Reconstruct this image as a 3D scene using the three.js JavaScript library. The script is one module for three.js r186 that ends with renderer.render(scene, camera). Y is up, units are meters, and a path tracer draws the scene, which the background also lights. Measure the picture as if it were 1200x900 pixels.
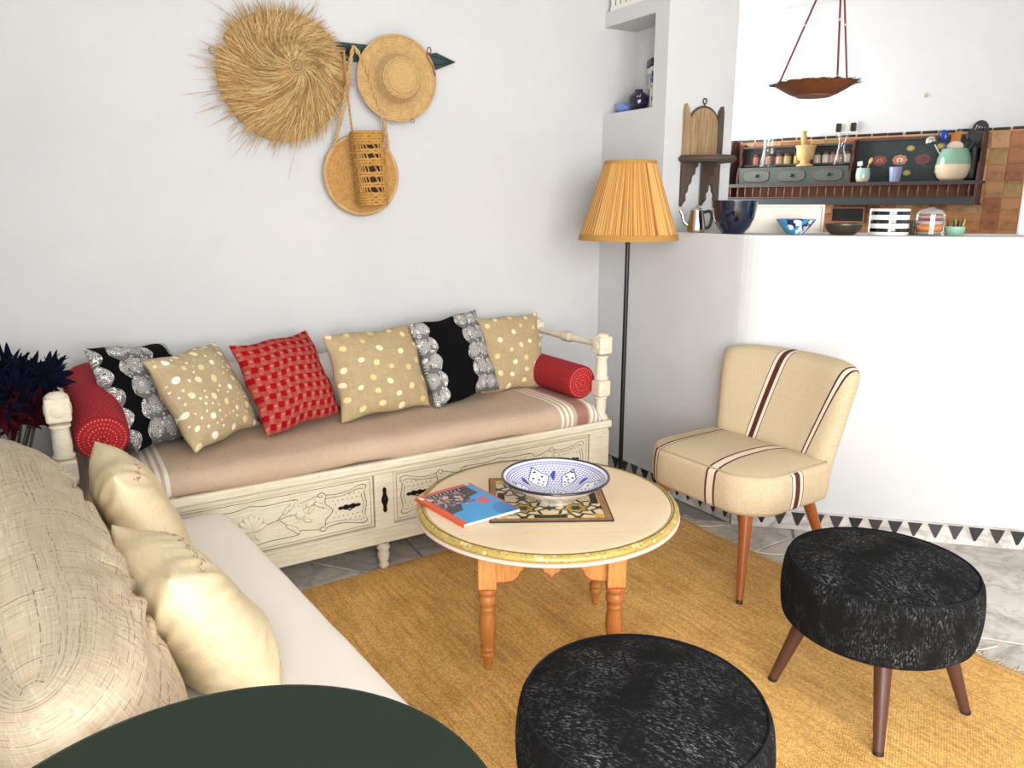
import * as THREE from 'three';
import { RoundedBoxGeometry } from 'three/addons/geometries/RoundedBoxGeometry.js';
import { RectAreaLightUniformsLib } from 'three/addons/lights/RectAreaLightUniformsLib.js';
import { mergeGeometries, mergeVertices, toCreasedNormals } from 'three/addons/utils/BufferGeometryUtils.js';

// ---------------------------------------------------------------- camera, sky, lights, exposure
const scene = new THREE.Scene();
const camera = new THREE.PerspectiveCamera(53.13, 4 / 3, 0.05, 60);
camera.position.set(0, 1.4, 0);
{
  const yaw = Math.atan(570 / 923), pitch = Math.atan(210 / 900);
  camera.lookAt(Math.sin(yaw) * Math.cos(pitch), 1.4 - Math.sin(pitch), -Math.cos(yaw) * Math.cos(pitch));
}
const renderer = new THREE.WebGLRenderer({ antialias: true });
renderer.toneMapping = THREE.LinearToneMapping;
renderer.toneMappingExposure = 0.85;
renderer.shadowMap.enabled = true;
RectAreaLightUniformsLib.init();
scene.background = new THREE.Color(0.86, 0.93, 1.0);   // bright overcast sky outside the windows
const CEIL = 2.73;
function daylight(x, y, z, tx, ty, tz, w, h, color, intensity) {
  const l = new THREE.RectAreaLight(color, intensity, w, h);
  l.position.set(x, y, z); l.lookAt(tx, ty, tz); l.castShadow = true; scene.add(l);
}
// daylight through the glazed openings: the two windows behind the camera and the kitchen window
daylight(0.55, 1.77, 2.17, 0.55, 1.77, 0, 2.1, 1.7, new THREE.Color(1, 0.993, 0.985), 14.5);
daylight(-0.575, 1.3, 1.15, 2, 1.3, 1.15, 1.6, 2.2, new THREE.Color(1, 0.993, 0.985), 19);
daylight(3.75, 1.72, -4.235, 3.75 + 0.358, 1.72, -4.235 + 0.934, 1.15, 1.45, new THREE.Color(1, 0.99, 0.97), 10.5);

// ---------------------------------------------------------------- helpers
let seed = 7;
const rnd = () => { seed = (seed * 1664525 + 1013904223) % 4294967296; return seed / 4294967296; };
const rr = (a, b) => a + (b - a) * rnd();
const lerp = (a, b, t) => a + (b - a) * t, clamp = (x, a = 0, b = 1) => Math.min(b, Math.max(a, x));
const sstep = (a, b, x) => { const t = clamp((x - a) / (b - a)); return t * t * (3 - 2 * t); };
const hash = (x, y) => { let h = (x * 374761393 + y * 668265263) | 0; h = Math.imul(h ^ (h >>> 13), 1274126177); return ((h ^ (h >>> 16)) >>> 0) / 4294967296; };
function vnoise(x, y, px = 1e6, py = px) {            // value noise, periodic
  const xi = Math.floor(x), yi = Math.floor(y), fx = x - xi, fy = y - yi, m = (a, n) => ((a % n) + n) % n;
  const sx = fx * fx * (3 - 2 * fx), sy = fy * fy * (3 - 2 * fy);
  const a = hash(m(xi, px), m(yi, py)), b = hash(m(xi + 1, px), m(yi, py)), c = hash(m(xi, px), m(yi + 1, py)), d = hash(m(xi + 1, px), m(yi + 1, py));
  return lerp(lerp(a, b, sx), lerp(c, d, sx), sy);
}
const fbm = (x, y, p, o = 4) => { let s = 0, a = 0.5, f = 1; for (let i = 0; i < o; i++) { s += a * vnoise(x * f, y * f, p * f); a *= 0.5; f *= 2; } return s; };
const hex = (h) => [(h >> 16 & 255) / 255, (h >> 8 & 255) / 255, (h & 255) / 255];
const mixc = (a, b, t) => [lerp(a[0], b[0], t), lerp(a[1], b[1], t), lerp(a[2], b[2], t)];
function dataTex(w, h, fn, srgb = true) {
  const d = new Uint8Array(w * h * 4);
  for (let y = 0; y < h; y++) for (let x = 0; x < w; x++) {
    const c = fn(x, y), k = (y * w + x) * 4;
    if (typeof c === 'number') d[k] = d[k + 1] = d[k + 2] = clamp(c) * 255; else { d[k] = clamp(c[0]) * 255; d[k + 1] = clamp(c[1]) * 255; d[k + 2] = clamp(c[2]) * 255; }
    d[k + 3] = 255;
  }
  const t = new THREE.DataTexture(d, w, h); t.wrapS = t.wrapT = THREE.RepeatWrapping; t.magFilter = THREE.LinearFilter;
  if (srgb) t.colorSpace = THREE.SRGBColorSpace; t.needsUpdate = true; return t;
}
function canvasTex(w, h, draw) {
  const c = document.createElement('canvas'); c.width = w; c.height = h; draw(c.getContext('2d'), w, h);
  const t = new THREE.CanvasTexture(c); t.wrapS = t.wrapT = THREE.RepeatWrapping; t.colorSpace = THREE.SRGBColorSpace; return t;
}
const rep = (t, x, y) => { const c = t.clone(); c.repeat.set(x, y); c.needsUpdate = true; return c; };
const std = (color, roughness = 0.8, extra = {}) => new THREE.MeshStandardMaterial({ color, roughness, ...extra });
const matte = (color, extra = {}) => new THREE.MeshPhysicalMaterial({ color, roughness: 0.98, specularIntensity: 0.2, ...extra });
const phys = (color, roughness = 0.3, extra = {}) => new THREE.MeshPhysicalMaterial({ color, roughness, ...extra });

const V = (x, y, z) => new THREE.Vector3(x, y, z);
const V2 = (a) => a.map(([x, y]) => new THREE.Vector2(x, y));
function at(g, x = 0, y = 0, z = 0, rx = 0, ry = 0, rz = 0, s = 1) {
  const m = new THREE.Matrix4().compose(V(x, y, z), new THREE.Quaternion().setFromEuler(new THREE.Euler(rx, ry, rz)), Array.isArray(s) ? V(...s) : V(s, s, s));
  return g.applyMatrix4(m);
}
function merge(list) {
  return mergeGeometries(list.map((g) => {
    const n = g.index ? g.toNonIndexed() : g;
    for (const k of Object.keys(n.attributes)) if (!['position', 'normal', 'uv'].includes(k)) n.deleteAttribute(k);
    if (!n.attributes.uv) n.setAttribute('uv', new THREE.BufferAttribute(new Float32Array(n.attributes.position.count * 2), 2));
    return n;
  }));
}
const box = (w, h, d, r = 0) => r ? new RoundedBoxGeometry(w, h, d, 2, Math.min(r, w / 2.01, h / 2.01, d / 2.01)) : new THREE.BoxGeometry(w, h, d);
const bx = (x0, x1, y0, y1, z0, z1, r = 0) => at(box(x1 - x0, y1 - y0, z1 - z0, r), (x0 + x1) / 2, (y0 + y1) / 2, (z0 + z1) / 2);
const lathe = (pts, seg = 40) => new THREE.LatheGeometry(V2(pts), seg);
const curve = (pts, closed = false, tension = 0.5) => new THREE.CatmullRomCurve3(pts.map((p) => p.isVector3 ? p : V(...p)), closed, 'catmullrom', tension);
const tube = (pts, r, seg = 24, rad = 6, closed = false) => new THREE.TubeGeometry(curve(pts, closed), seg, r, rad, closed);
function rod(a, b, r0, r1 = r0, seg = 14) {           // tapered rod from a to b
  const A = V(...a), B = V(...b), d = B.clone().sub(A);
  const g = new THREE.CylinderGeometry(r1, r0, d.length(), seg);
  g.applyQuaternion(new THREE.Quaternion().setFromUnitVectors(V(0, 1, 0), d.clone().normalize()));
  return g.translate((A.x + B.x) / 2, (A.y + B.y) / 2, (A.z + B.z) / 2);
}
function ext(pts, depth, bevel = 0, holes = [], seg = 8) {  // outline in x,y pushed along z
  const s = new THREE.Shape(V2(pts)); for (const h of holes) s.holes.push(new THREE.Path(V2(h)));
  return new THREE.ExtrudeGeometry(s, { depth: depth - 2 * bevel, bevelEnabled: bevel > 0, bevelSize: bevel, bevelThickness: bevel, bevelSegments: 2, curveSegments: seg, bevelOffset: -bevel }).translate(0, 0, bevel);
}
const flat = (pts, y0, y1, holes) => ext(pts.map(([x, z]) => [x, -z]), y1 - y0, 0, holes).rotateX(-Math.PI / 2).translate(0, y0, 0);  // plan outline in x,z raised from y0 to y1
function uvScale(g, f) { const p = g.attributes.position, n = g.attributes.normal, uv = new Float32Array(p.count * 2); for (let i = 0; i < p.count; i++) { const r = f(p.getX(i), p.getY(i), p.getZ(i), n.getX(i), n.getY(i), n.getZ(i)); uv[2 * i] = r[0]; uv[2 * i + 1] = r[1]; } g.setAttribute('uv', new THREE.BufferAttribute(uv, 2)); return g; }
const uvBox = (g, k = 1) => uvScale(g.index ? g.toNonIndexed() : g, (x, y, z, a, b, c) => { a = Math.abs(a); b = Math.abs(b); c = Math.abs(c); return b > a && b > c ? [x * k, z * k] : a > c ? [z * k, y * k] : [x * k, y * k]; });
function grid(nu, nv, fn, uvf, flip = false) {        // parametric sheet, u and v in 0..1
  const pos = [], uv = [], idx = [];
  for (let j = 0; j <= nv; j++) for (let i = 0; i <= nu; i++) { const u = i / nu, v = j / nv; pos.push(...fn(u, v)); uv.push(...(uvf ? uvf(u, v) : [u, v])); }
  for (let j = 0; j < nv; j++) for (let i = 0; i < nu; i++) { const a = j * (nu + 1) + i, b = a + 1, c = a + nu + 1, d = c + 1; flip ? idx.push(a, c, b, b, c, d) : idx.push(a, b, c, b, d, c); }
  const g = new THREE.BufferGeometry(); g.setAttribute('position', new THREE.Float32BufferAttribute(pos, 3)); g.setAttribute('uv', new THREE.Float32BufferAttribute(uv, 2)); g.setIndex(idx); g.computeVertexNormals(); return g;
}
// stuffed shape: two sheets that meet along the seam; place(u, v, d) with u, v in -1..1 and d = signed thickness
function stuffed(n, prof, place, uvf) {
  const e = (t) => Math.sin((t - 0.5) * Math.PI), mk = (s) => grid(n, n, (u, v) => { const a = e(u), b = e(v); return place(a, b, s * prof(a, b)); }, (u, v) => uvf ? uvf(e(u), e(v), s) : [e(u) / 2 + 0.5, e(v) / 2 + 0.5], s < 0);
  return merge([mk(1), mk(-1)]);
}
function pillowGeo(w, h, t, { n = 36, pinch = 0.05, sd = 1, wr = 0.006, bend = null, plainBack = false } = {}) {
  const prof = (u, v) => t / 2 * Math.pow(Math.max(0, (1 - Math.pow(Math.abs(u), 2.4)) * (1 - Math.pow(Math.abs(v), 2.4))), 0.52);
  return stuffed(n, prof, (u, v, d) => {
    const k = Math.max(Math.abs(u), Math.abs(v));
    const px = 1 - pinch * (1 - v * v) * u * u, py = 1 - pinch * (1 - u * u) * v * v;
    const wrk = wr * sstep(0.3, 0.85, k) * (1 - Math.pow(k, 8)) * (Math.sin(Math.atan2(v, u) * 23 + sd * 3 + 3 * vnoise(u * 3 + sd, v * 3)) * 0.6) + wr * 1.6 * (vnoise(u * 2.5 + sd * 9, v * 2.5 + 5) - 0.5) * (1 - k * k);
    let p = [u * w / 2 * px + 0.004 * Math.sin(v * 7 + sd), v * h / 2 * py + 0.004 * Math.sin(u * 6 + sd * 2), d + Math.sign(d) * wrk];
    return bend ? bend(p, u, v) : p;
  }, (u, v, s) => [u / 2 + 0.5, (plainBack && s < 0 ? -v : v) / 2 + 0.5]);
}
const used = {};
function numbered(n) { used[n] = (used[n] ?? -1) + 1; return used[n] ? `${n}_${String(used[n]).padStart(3, '0')}` : n; }
function thing(name, label, category, pos = [0, 0, 0], ry = 0, group) {
  const o = new THREE.Group(); o.name = numbered(name); o.position.set(...pos); o.rotation.y = ry; o.userData = { label, category }; if (group) o.userData.group = group; scene.add(o); return o;
}
function part(name, g, m, parent, label) {
  const o = new THREE.Mesh(g, m); o.name = name; o.castShadow = o.receiveShadow = true; parent.add(o); if (label) o.userData.label = label; return o;
}
function solo(name, g, m, label, category, pos = [0, 0, 0], ry = 0, group) {
  const o = part(numbered(name), g, m, scene); o.position.set(...pos); o.rotation.y = ry; o.userData = { label, category }; if (group) o.userData.group = group; return o;
}
function struct(name, g, m, label) { const o = part(name, g, m, scene); o.userData = { kind: 'structure', ...(label ? { label } : {}) }; return o; }
function copyOf(src, pos, ry, label, group) { const o = src.clone(); o.name = numbered(src.name.replace(/_\d{3}$/, '')); o.position.set(...pos); o.rotation.y = ry; o.userData = { ...src.userData, label }; if (group) o.userData.group = group; scene.add(o); return o; }

// ---------------------------------------------------------------- shared textures
const T = {};
T.plasterB = dataTex(512, 512, (x, y) => 0.5 + 0.6 * (fbm(x / 64, y / 64, 8, 5) - 0.48), false);
T.plasterC = dataTex(512, 512, (x, y) => { const n = fbm(x / 128, y / 128, 4, 5), m = fbm(x / 16 + 40, y / 16, 32, 3); return mixc([0.775, 0.777, 0.78], [0.80, 0.80, 0.80], clamp(n * 1.6 - 0.25 + (m - 0.45) * 0.5)); });
T.linenB = dataTex(256, 256, (x, y) => { const a = Math.sin(x / 256 * Math.PI * 2 * 64), b = Math.sin(y / 256 * Math.PI * 2 * 64); return 0.5 + 0.2 * (a * b > 0 ? a : b) + 0.35 * (vnoise(x / 3, y / 1.2, 85, 213) - 0.5); }, false);
const linenNoise = (x, y, w, h) => 0.5 * vnoise(x / 1.5, y / 14, w / 1.5 | 0, h / 14 | 0) + 0.5 * vnoise(x / 14, y / 1.5, w / 14 | 0, h / 1.5 | 0) - 0.5;
T.linen = dataTex(512, 512, (x, y) => { const n = linenNoise(x, y, 512, 512); return [0.93 + n * 0.16, 0.93 + n * 0.16, 0.93 + n * 0.16]; });
T.marble = dataTex(1024, 1024, (x, y) => {
  const w = fbm(x / 128, y / 128, 8, 5), v1 = 1 - Math.abs(2 * fbm(x / 170 + w * 1.6, y / 170 + 3, 6, 5) - 1), v2 = 1 - Math.abs(2 * fbm(x / 85 + 11 + w, y / 85 + w * 2, 12, 4) - 1);
  const k = Math.pow(v1, 9) * 0.55 + Math.pow(v2, 12) * 0.4;
  let c = mixc([0.845, 0.825, 0.80], [0.765, 0.75, 0.735], clamp(w * 1.5 - 0.3)); c = mixc(c, [0.56, 0.53, 0.50], clamp(k)); return c;
});
const wood = (a, b, c, fy = 26) => dataTex(256, 512, (x, y) => {
  const w = fbm(x / 64, y / 128, 4, 3), g = fbm(x / 5 + w * 5, y / 90, 51, 3), s = vnoise(x / 1.6, y / fy, 160, 512 / fy | 0);
  return mixc(mixc(hex(a), hex(b), clamp(g * 1.7 - 0.35)), hex(c), clamp((s - 0.72) * 2));
});
T.orangeWood = wood(0xd59a58, 0xc08246, 0x985c2c);
T.chairWood = wood(0xa45a2a, 0x8a4920, 0x643213);
T.darkWood = wood(0x55352a, 0x452a22, 0x331d17);
T.oldWood = wood(0xa48a68, 0x836a4b, 0x4e3c2a, 40);
T.oldDark = wood(0x55473a, 0x42372e, 0x2b2320, 40);
T.cream = dataTex(1024, 512, (x, y) => {             // brushed off-white paint, worn along the grain
  const s = vnoise(x / 60, y / 2.2, 17, 232), s2 = vnoise(x / 24, y / 1.3, 42, 393), p = fbm(x / 60, y / 60, 17, 4), sp = vnoise(x / 4, y / 4, 256, 128);
  let c = mixc([0.885, 0.855, 0.775], [0.80, 0.76, 0.66], clamp(s * 1.1 - 0.25)); c = mixc(c, [0.66, 0.60, 0.49], clamp((s2 - 0.66) * 1.5) * clamp(p * 2 - 0.5)); return mixc(c, [0.55, 0.46, 0.34], clamp((sp - 0.88) * 5) * clamp(p * 3 - 1.3));
});
const M = {};
M.wall = std(0xffffff, 0.92, { map: rep(T.plasterC, 0.6, 0.6), bumpMap: rep(T.plasterB, 0.9, 0.9), bumpScale: 0.006 });
M.white = std(0xe9e6df, 0.6);
M.cream = std(0xffffff, 0.62, { map: rep(T.cream, 1.1, 2.2) });
M.patina = std(0x5d4d38, 0.8);
M.metalDark = std(0x231d19, 0.45, { metalness: 0.7 });
M.black = std(0x0e0d0d, 0.4);
const fabric = (color, k = 1, extra = {}) => matte(color, { bumpMap: rep(T.linenB, 14 * k, 14 * k), bumpScale: 0.0008, map: rep(T.linen, 2 * k, 2 * k), ...extra });

// ---------------------------------------------------------------- the setting
const noUV = (g) => uvBox(g, 1);
const th = 0.24;
// floor: concrete bed with large marble slabs laid as crazy paving
const floor = struct('floor', noUV(flat([[-0.9, 2.5], [6.2, 2.5], [6.2, -5.2], [-0.9, -5.2]], -0.2, -0.006)), std(0x8d8983, 0.95), 'grey white marble slabs laid as irregular crazy paving');
{
  const pts = []; seed = 31;
  for (let i = -2; i < 10; i++) for (let j = -8; j < 6; j++) pts.push([i * 0.46 + 0.1 + rr(-0.17, 0.17), j * 0.46 + rr(-0.17, 0.17)]);
  const slabM = [0.86, 0.92, 0.97, 1.0].map((k, i) => std(new THREE.Color().setRGB(k, k * 0.985, k * 0.955), 0.42, { map: (() => { const t = rep(T.marble, 0.9, 0.9); t.offset.set(i * 0.23, i * 0.37); t.rotation = i * 0.9; return t; })() }));
  const clip = (poly, nx, nz, d) => { const out = []; for (let i = 0; i < poly.length; i++) { const a = poly[i], b = poly[(i + 1) % poly.length], da = a[0] * nx + a[1] * nz - d, db = b[0] * nx + b[1] * nz - d; if (da <= 0) out.push(a); if (da * db < 0) { const t = da / (da - db); out.push([lerp(a[0], b[0], t), lerp(a[1], b[1], t)]); } } return out; };
  for (const p of pts) {
    let poly = [[p[0] - 1, p[1] - 1], [p[0] + 1, p[1] - 1], [p[0] + 1, p[1] + 1], [p[0] - 1, p[1] + 1]];
    for (const q of pts) { if (q === p) continue; const dx = q[0] - p[0], dz = q[1] - p[1], L = Math.hypot(dx, dz); if (L > 2) continue; poly = clip(poly, dx / L, dz / L, ((p[0] + q[0]) / 2 * dx + (p[1] + q[1]) / 2 * dz) / L - 0.005); }
    poly = clip(poly, -1, 0, 0.6); poly = clip(poly, 0, -1, 3.25); poly = clip(poly, 0, 1, 2.19); poly = clip(poly, 1, 0, 4.19);
    poly = clip(poly, Math.SQRT1_2, -Math.SQRT1_2, (2.56 + 2.23) * Math.SQRT1_2);
    if (p[1] < -2.3) poly = clip(poly, 1, 0, 2.545);
    if (poly.length < 3) continue;
    part('paving_slab', uvBox(ext(poly.map(([x, z]) => [x, -z]), 0.018, 0.003).rotateX(-Math.PI / 2).translate(0, -0.018, 0)), slabM[Math.floor(rnd() * 4)], floor);
  }
}
struct('ceiling', noUV(flat([[-0.9, 2.5], [6.2, 2.5], [6.2, -5.2], [-0.9, -5.2]], CEIL, CEIL + 0.2)), M.wall);
struct('wall_back', noUV(bx(-0.85, 2.97, 0, CEIL, -3.252 - th, -3.252)), M.wall, 'smooth white plastered wall behind the daybed');
struct('wall_left', noUV(at(ext([[-2.2, 0], [3.252, 0], [3.252, CEIL], [-2.2, CEIL]], th, 0, [[[-1.95, 0.2], [-1.95, 2.4], [-0.35, 2.4], [-0.35, 0.2]]]), -0.6, 0, 0, 0, Math.PI / 2).translate(-th, 0, 0)), M.wall);
const d1 = struct('window_3', merge([bx(-0.74, -0.68, 0.2, 0.26, 0.35, 1.95), bx(-0.74, -0.68, 2.34, 2.4, 0.35, 1.95), bx(-0.74, -0.68, 0.26, 2.34, 0.35, 0.41), bx(-0.74, -0.68, 0.26, 2.34, 1.89, 1.95), bx(-0.74, -0.68, 0.26, 2.34, 1.12, 1.18)]), M.white);
part('pane', bx(-0.712, -0.708, 0.26, 2.34, 0.41, 1.12), std(0xffffff), d1); part('pane', bx(-0.712, -0.708, 0.26, 2.34, 1.18, 1.89), std(0xffffff), d1);
struct('wall_front', noUV(ext([[-0.85, 0], [4.45, 0], [4.45, CEIL], [-0.85, CEIL]], th, 0, [[[-0.5, 0.92], [-0.5, 2.62], [1.6, 2.62], [1.6, 0.92]]]).translate(0, 0, 2.2)), M.wall);
struct('wall_far_right', noUV(bx(4.2, 4.2 + th, 0, CEIL, -0.62, 2.2)), M.wall);
const paneM = phys(0xffffff, 0.02, { transmission: 1, thickness: 0, ior: 1.5 });
for (const p of d1.children) p.material = paneM;
const w1 = struct('window_1', merge([bx(-0.5, 1.6, 0.92, 0.98, 2.27, 2.33), bx(-0.5, 1.6, 2.56, 2.62, 2.27, 2.33), bx(-0.5, -0.44, 0.98, 2.56, 2.27, 2.33), bx(1.54, 1.6, 0.98, 2.56, 2.27, 2.33), bx(0.52, 0.58, 0.98, 2.56, 2.27, 2.33)]), M.white);
part('pane', bx(-0.44, 0.52, 0.98, 2.56, 2.298, 2.302), paneM, w1); part('pane', bx(0.58, 1.54, 0.98, 2.56, 2.298, 2.302), paneM, w1);
// wall on the right: low wall with a ledge that turns 45 degrees, and the square pillar with its niches
const LEDGE = 1.277;
{
  const low = [[2.55, -3.252], [2.55, -2.30]]; for (let i = 1; i < 6; i++) { const a = i / 6 * Math.PI / 4; low.push([2.55 + 0.17 * (1 - Math.cos(a)), -2.30 + 0.17 * Math.sin(a)]); }
  low.push([2.60, -2.18], [4.2, -0.58], [4.5, -0.88], [3.0, -2.38], [3.0, -3.252]);
  const pier = [[2.55, -3.252], [2.55, -2.79], [2.99, -2.79], [2.99, -3.252]];
  const holed = [[2.55, -2.882], [2.55, -2.79], [2.99, -2.79], [2.99, -3.252], [2.745, -3.252], [2.745, -2.882]];
  struct('wall_right', noUV(merge([flat(low, 0, LEDGE), flat(pier, LEDGE, 1.845), flat(holed, 1.845, 2.254), flat(pier, 2.254, 2.321), flat(holed, 2.321, CEIL)])), M.wall, 'white plastered low wall with ledge and a pillar with niches');
}
// painted triangle skirting along the foot of the right wall
const skirt = struct('baseboard_right', noUV(merge([bx(2.538, 2.551, 0, 0.085, -3.25, -2.245), at(bx(0, 2.25, 0, 0.085, 0, 0.013), 2.545, 0, -2.237, 0, -Math.PI / 4)])), std(0xffffff, 0.7, { map: rep(T.marble, 1.4, 1.4) }), 'pale skirting band with hand painted dark triangles');
{
  seed = 5; const tm = [0x1d1c1d, 0x2b292a, 0x454243, 0x39322f].map((c) => std(c, 0.75));
  const tri = [0, 1, 2].map((k) => ext([[-0.029, 0.06], [-0.004 + k * 0.003, 0], [0.004 + k * 0.003, 0], [0.03, 0.06]], 0.003, 0.0006).translate(0, 0.02, 0));
  for (let k = 0; k < 13; k++) { const o = part('triangle', tri[k % 3], tm[Math.floor(rnd() * 4)], skirt); o.position.set(2.538, 0.001 * Math.sin(k * 5), -3.21 + k * 0.0785); o.rotation.y = -Math.PI / 2; }
  for (let k = 0; k < 28; k++) { const s = 0.045 + k * 0.0785, o = part('triangle', tri[(k * 2) % 3], tm[Math.floor(rnd() * 4)], skirt); o.position.set(2.545 + (s) * Math.SQRT1_2 - 0.013 * Math.SQRT1_2, 0.001 * Math.sin(k * 7), -2.237 + s * Math.SQRT1_2 + 0.013 * Math.SQRT1_2); o.rotation.y = -Math.PI / 4; }
}
// kitchen beyond the ledge
const KX = 5.192, KZ = -2.622, KA = -1.2047;
const K = (u, h, o = 0) => [KX + 0.358 * u - 0.934 * o, h, KZ + 0.934 * u + 0.358 * o];
const inK = (g) => at(g, KX, 0, KZ, 0, KA);
const LA = -Math.PI / 4, L = (s, h, o) => [2.55 + (s + o) * Math.SQRT1_2, h, -2.23 + (s - o) * Math.SQRT1_2];
const kw = struct('wall_kitchen', noUV(inK(bx(-2.3, 1.7, 0, CEIL, -th, 0))), M.wall, 'white kitchen wall above a band of terracotta tiles');
struct('wall_kitchen_side', noUV(inK(at(ext([[-0.2, 0], [1.75, 0], [1.75, CEIL], [-0.2, CEIL]], th, 0, [[[0.18, 1.0], [0.18, 2.45], [1.33, 2.45], [1.33, 1.0]]]), -2.1, 0, 0, 0, -Math.PI / 2))), M.wall);
struct('wall_kitchen_end', noUV(inK(bx(1.5, 1.5 + th, 0, CEIL, 0, 1.75))), M.wall);
struct('wall_kitchen_corner', noUV(bx(2.73, 2.97, 0, CEIL, -4.3, -3.3)), M.wall);
const w2 = struct('window_2', inK(at(merge([bx(0.18, 1.33, 1.0, 1.05, 0, 0.05), bx(0.18, 1.33, 2.4, 2.45, 0, 0.05), bx(0.18, 0.23, 1.05, 2.4, 0, 0.05), bx(1.28, 1.33, 1.05, 2.4, 0, 0.05)]), -2.2, 0, 0, 0, -Math.PI / 2)), M.white);
part('pane', inK(at(bx(0.23, 1.28, 1.05, 2.4, 0.02, 0.024), -2.2, 0, 0, 0, -Math.PI / 2)), paneM, w2);
{
  seed = 77; const cols = [0xb27a4c, 0xb98558, 0xa86b42, 0xbd9165, 0xa98a58, 0xb58a66, 0x9a5c38];
  T.tile = dataTex(256, 256, (x, y) => { const n = fbm(x / 64, y / 64, 4, 4), m = vnoise(x / 9, y / 9, 28); const k = 0.74 + n * 0.5 + (m - 0.5) * 0.08; return [k, k * 0.99, k * 0.96]; });
  const tm = cols.map((c, i) => { const t = rep(T.tile, 7, 7); t.offset.set(i * 0.31, i * 0.17); return std(c, 0.28, { map: t }); });
  const tg = uvBox(box(0.097, 0.097, 0.014, 0.003)), bg = box(0.09, 0.017, 0.014, 0.003), blackT = std(0x151414, 0.35), paleT = std(0xd9a873, 0.5);
  part('grout', inK(bx(-2.1, 0.5, 1.05, 1.86, 0, 0.008)), std(0xc79c70, 0.9), kw);
  for (let i = 0; i < 24; i++) for (let j = 0; j < 8; j++) { const low = j < 4; const o = part('tile', tg, tm[low && rnd() < 0.55 ? [2, 6, 0][Math.floor(rnd() * 3)] : Math.floor(rnd() * 7)], kw); o.position.set(...K(-2.02 + i * 0.1, 1.095 + j * 0.1 - 0.002, 0.006 + rr(0, 0.002))); o.rotation.set(rr(-0.012, 0.012), KA + rr(-0.012, 0.012), 0); }
  for (let i = 0; i < 24; i++) { const o = part('border_tile', bg, blackT, kw); o.position.set(...K(-2.02 + i * 0.1 + rr(-0.004, 0.004), 1.857 + rr(-0.002, 0.002), 0.007)); o.rotation.y = KA; }
}
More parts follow.
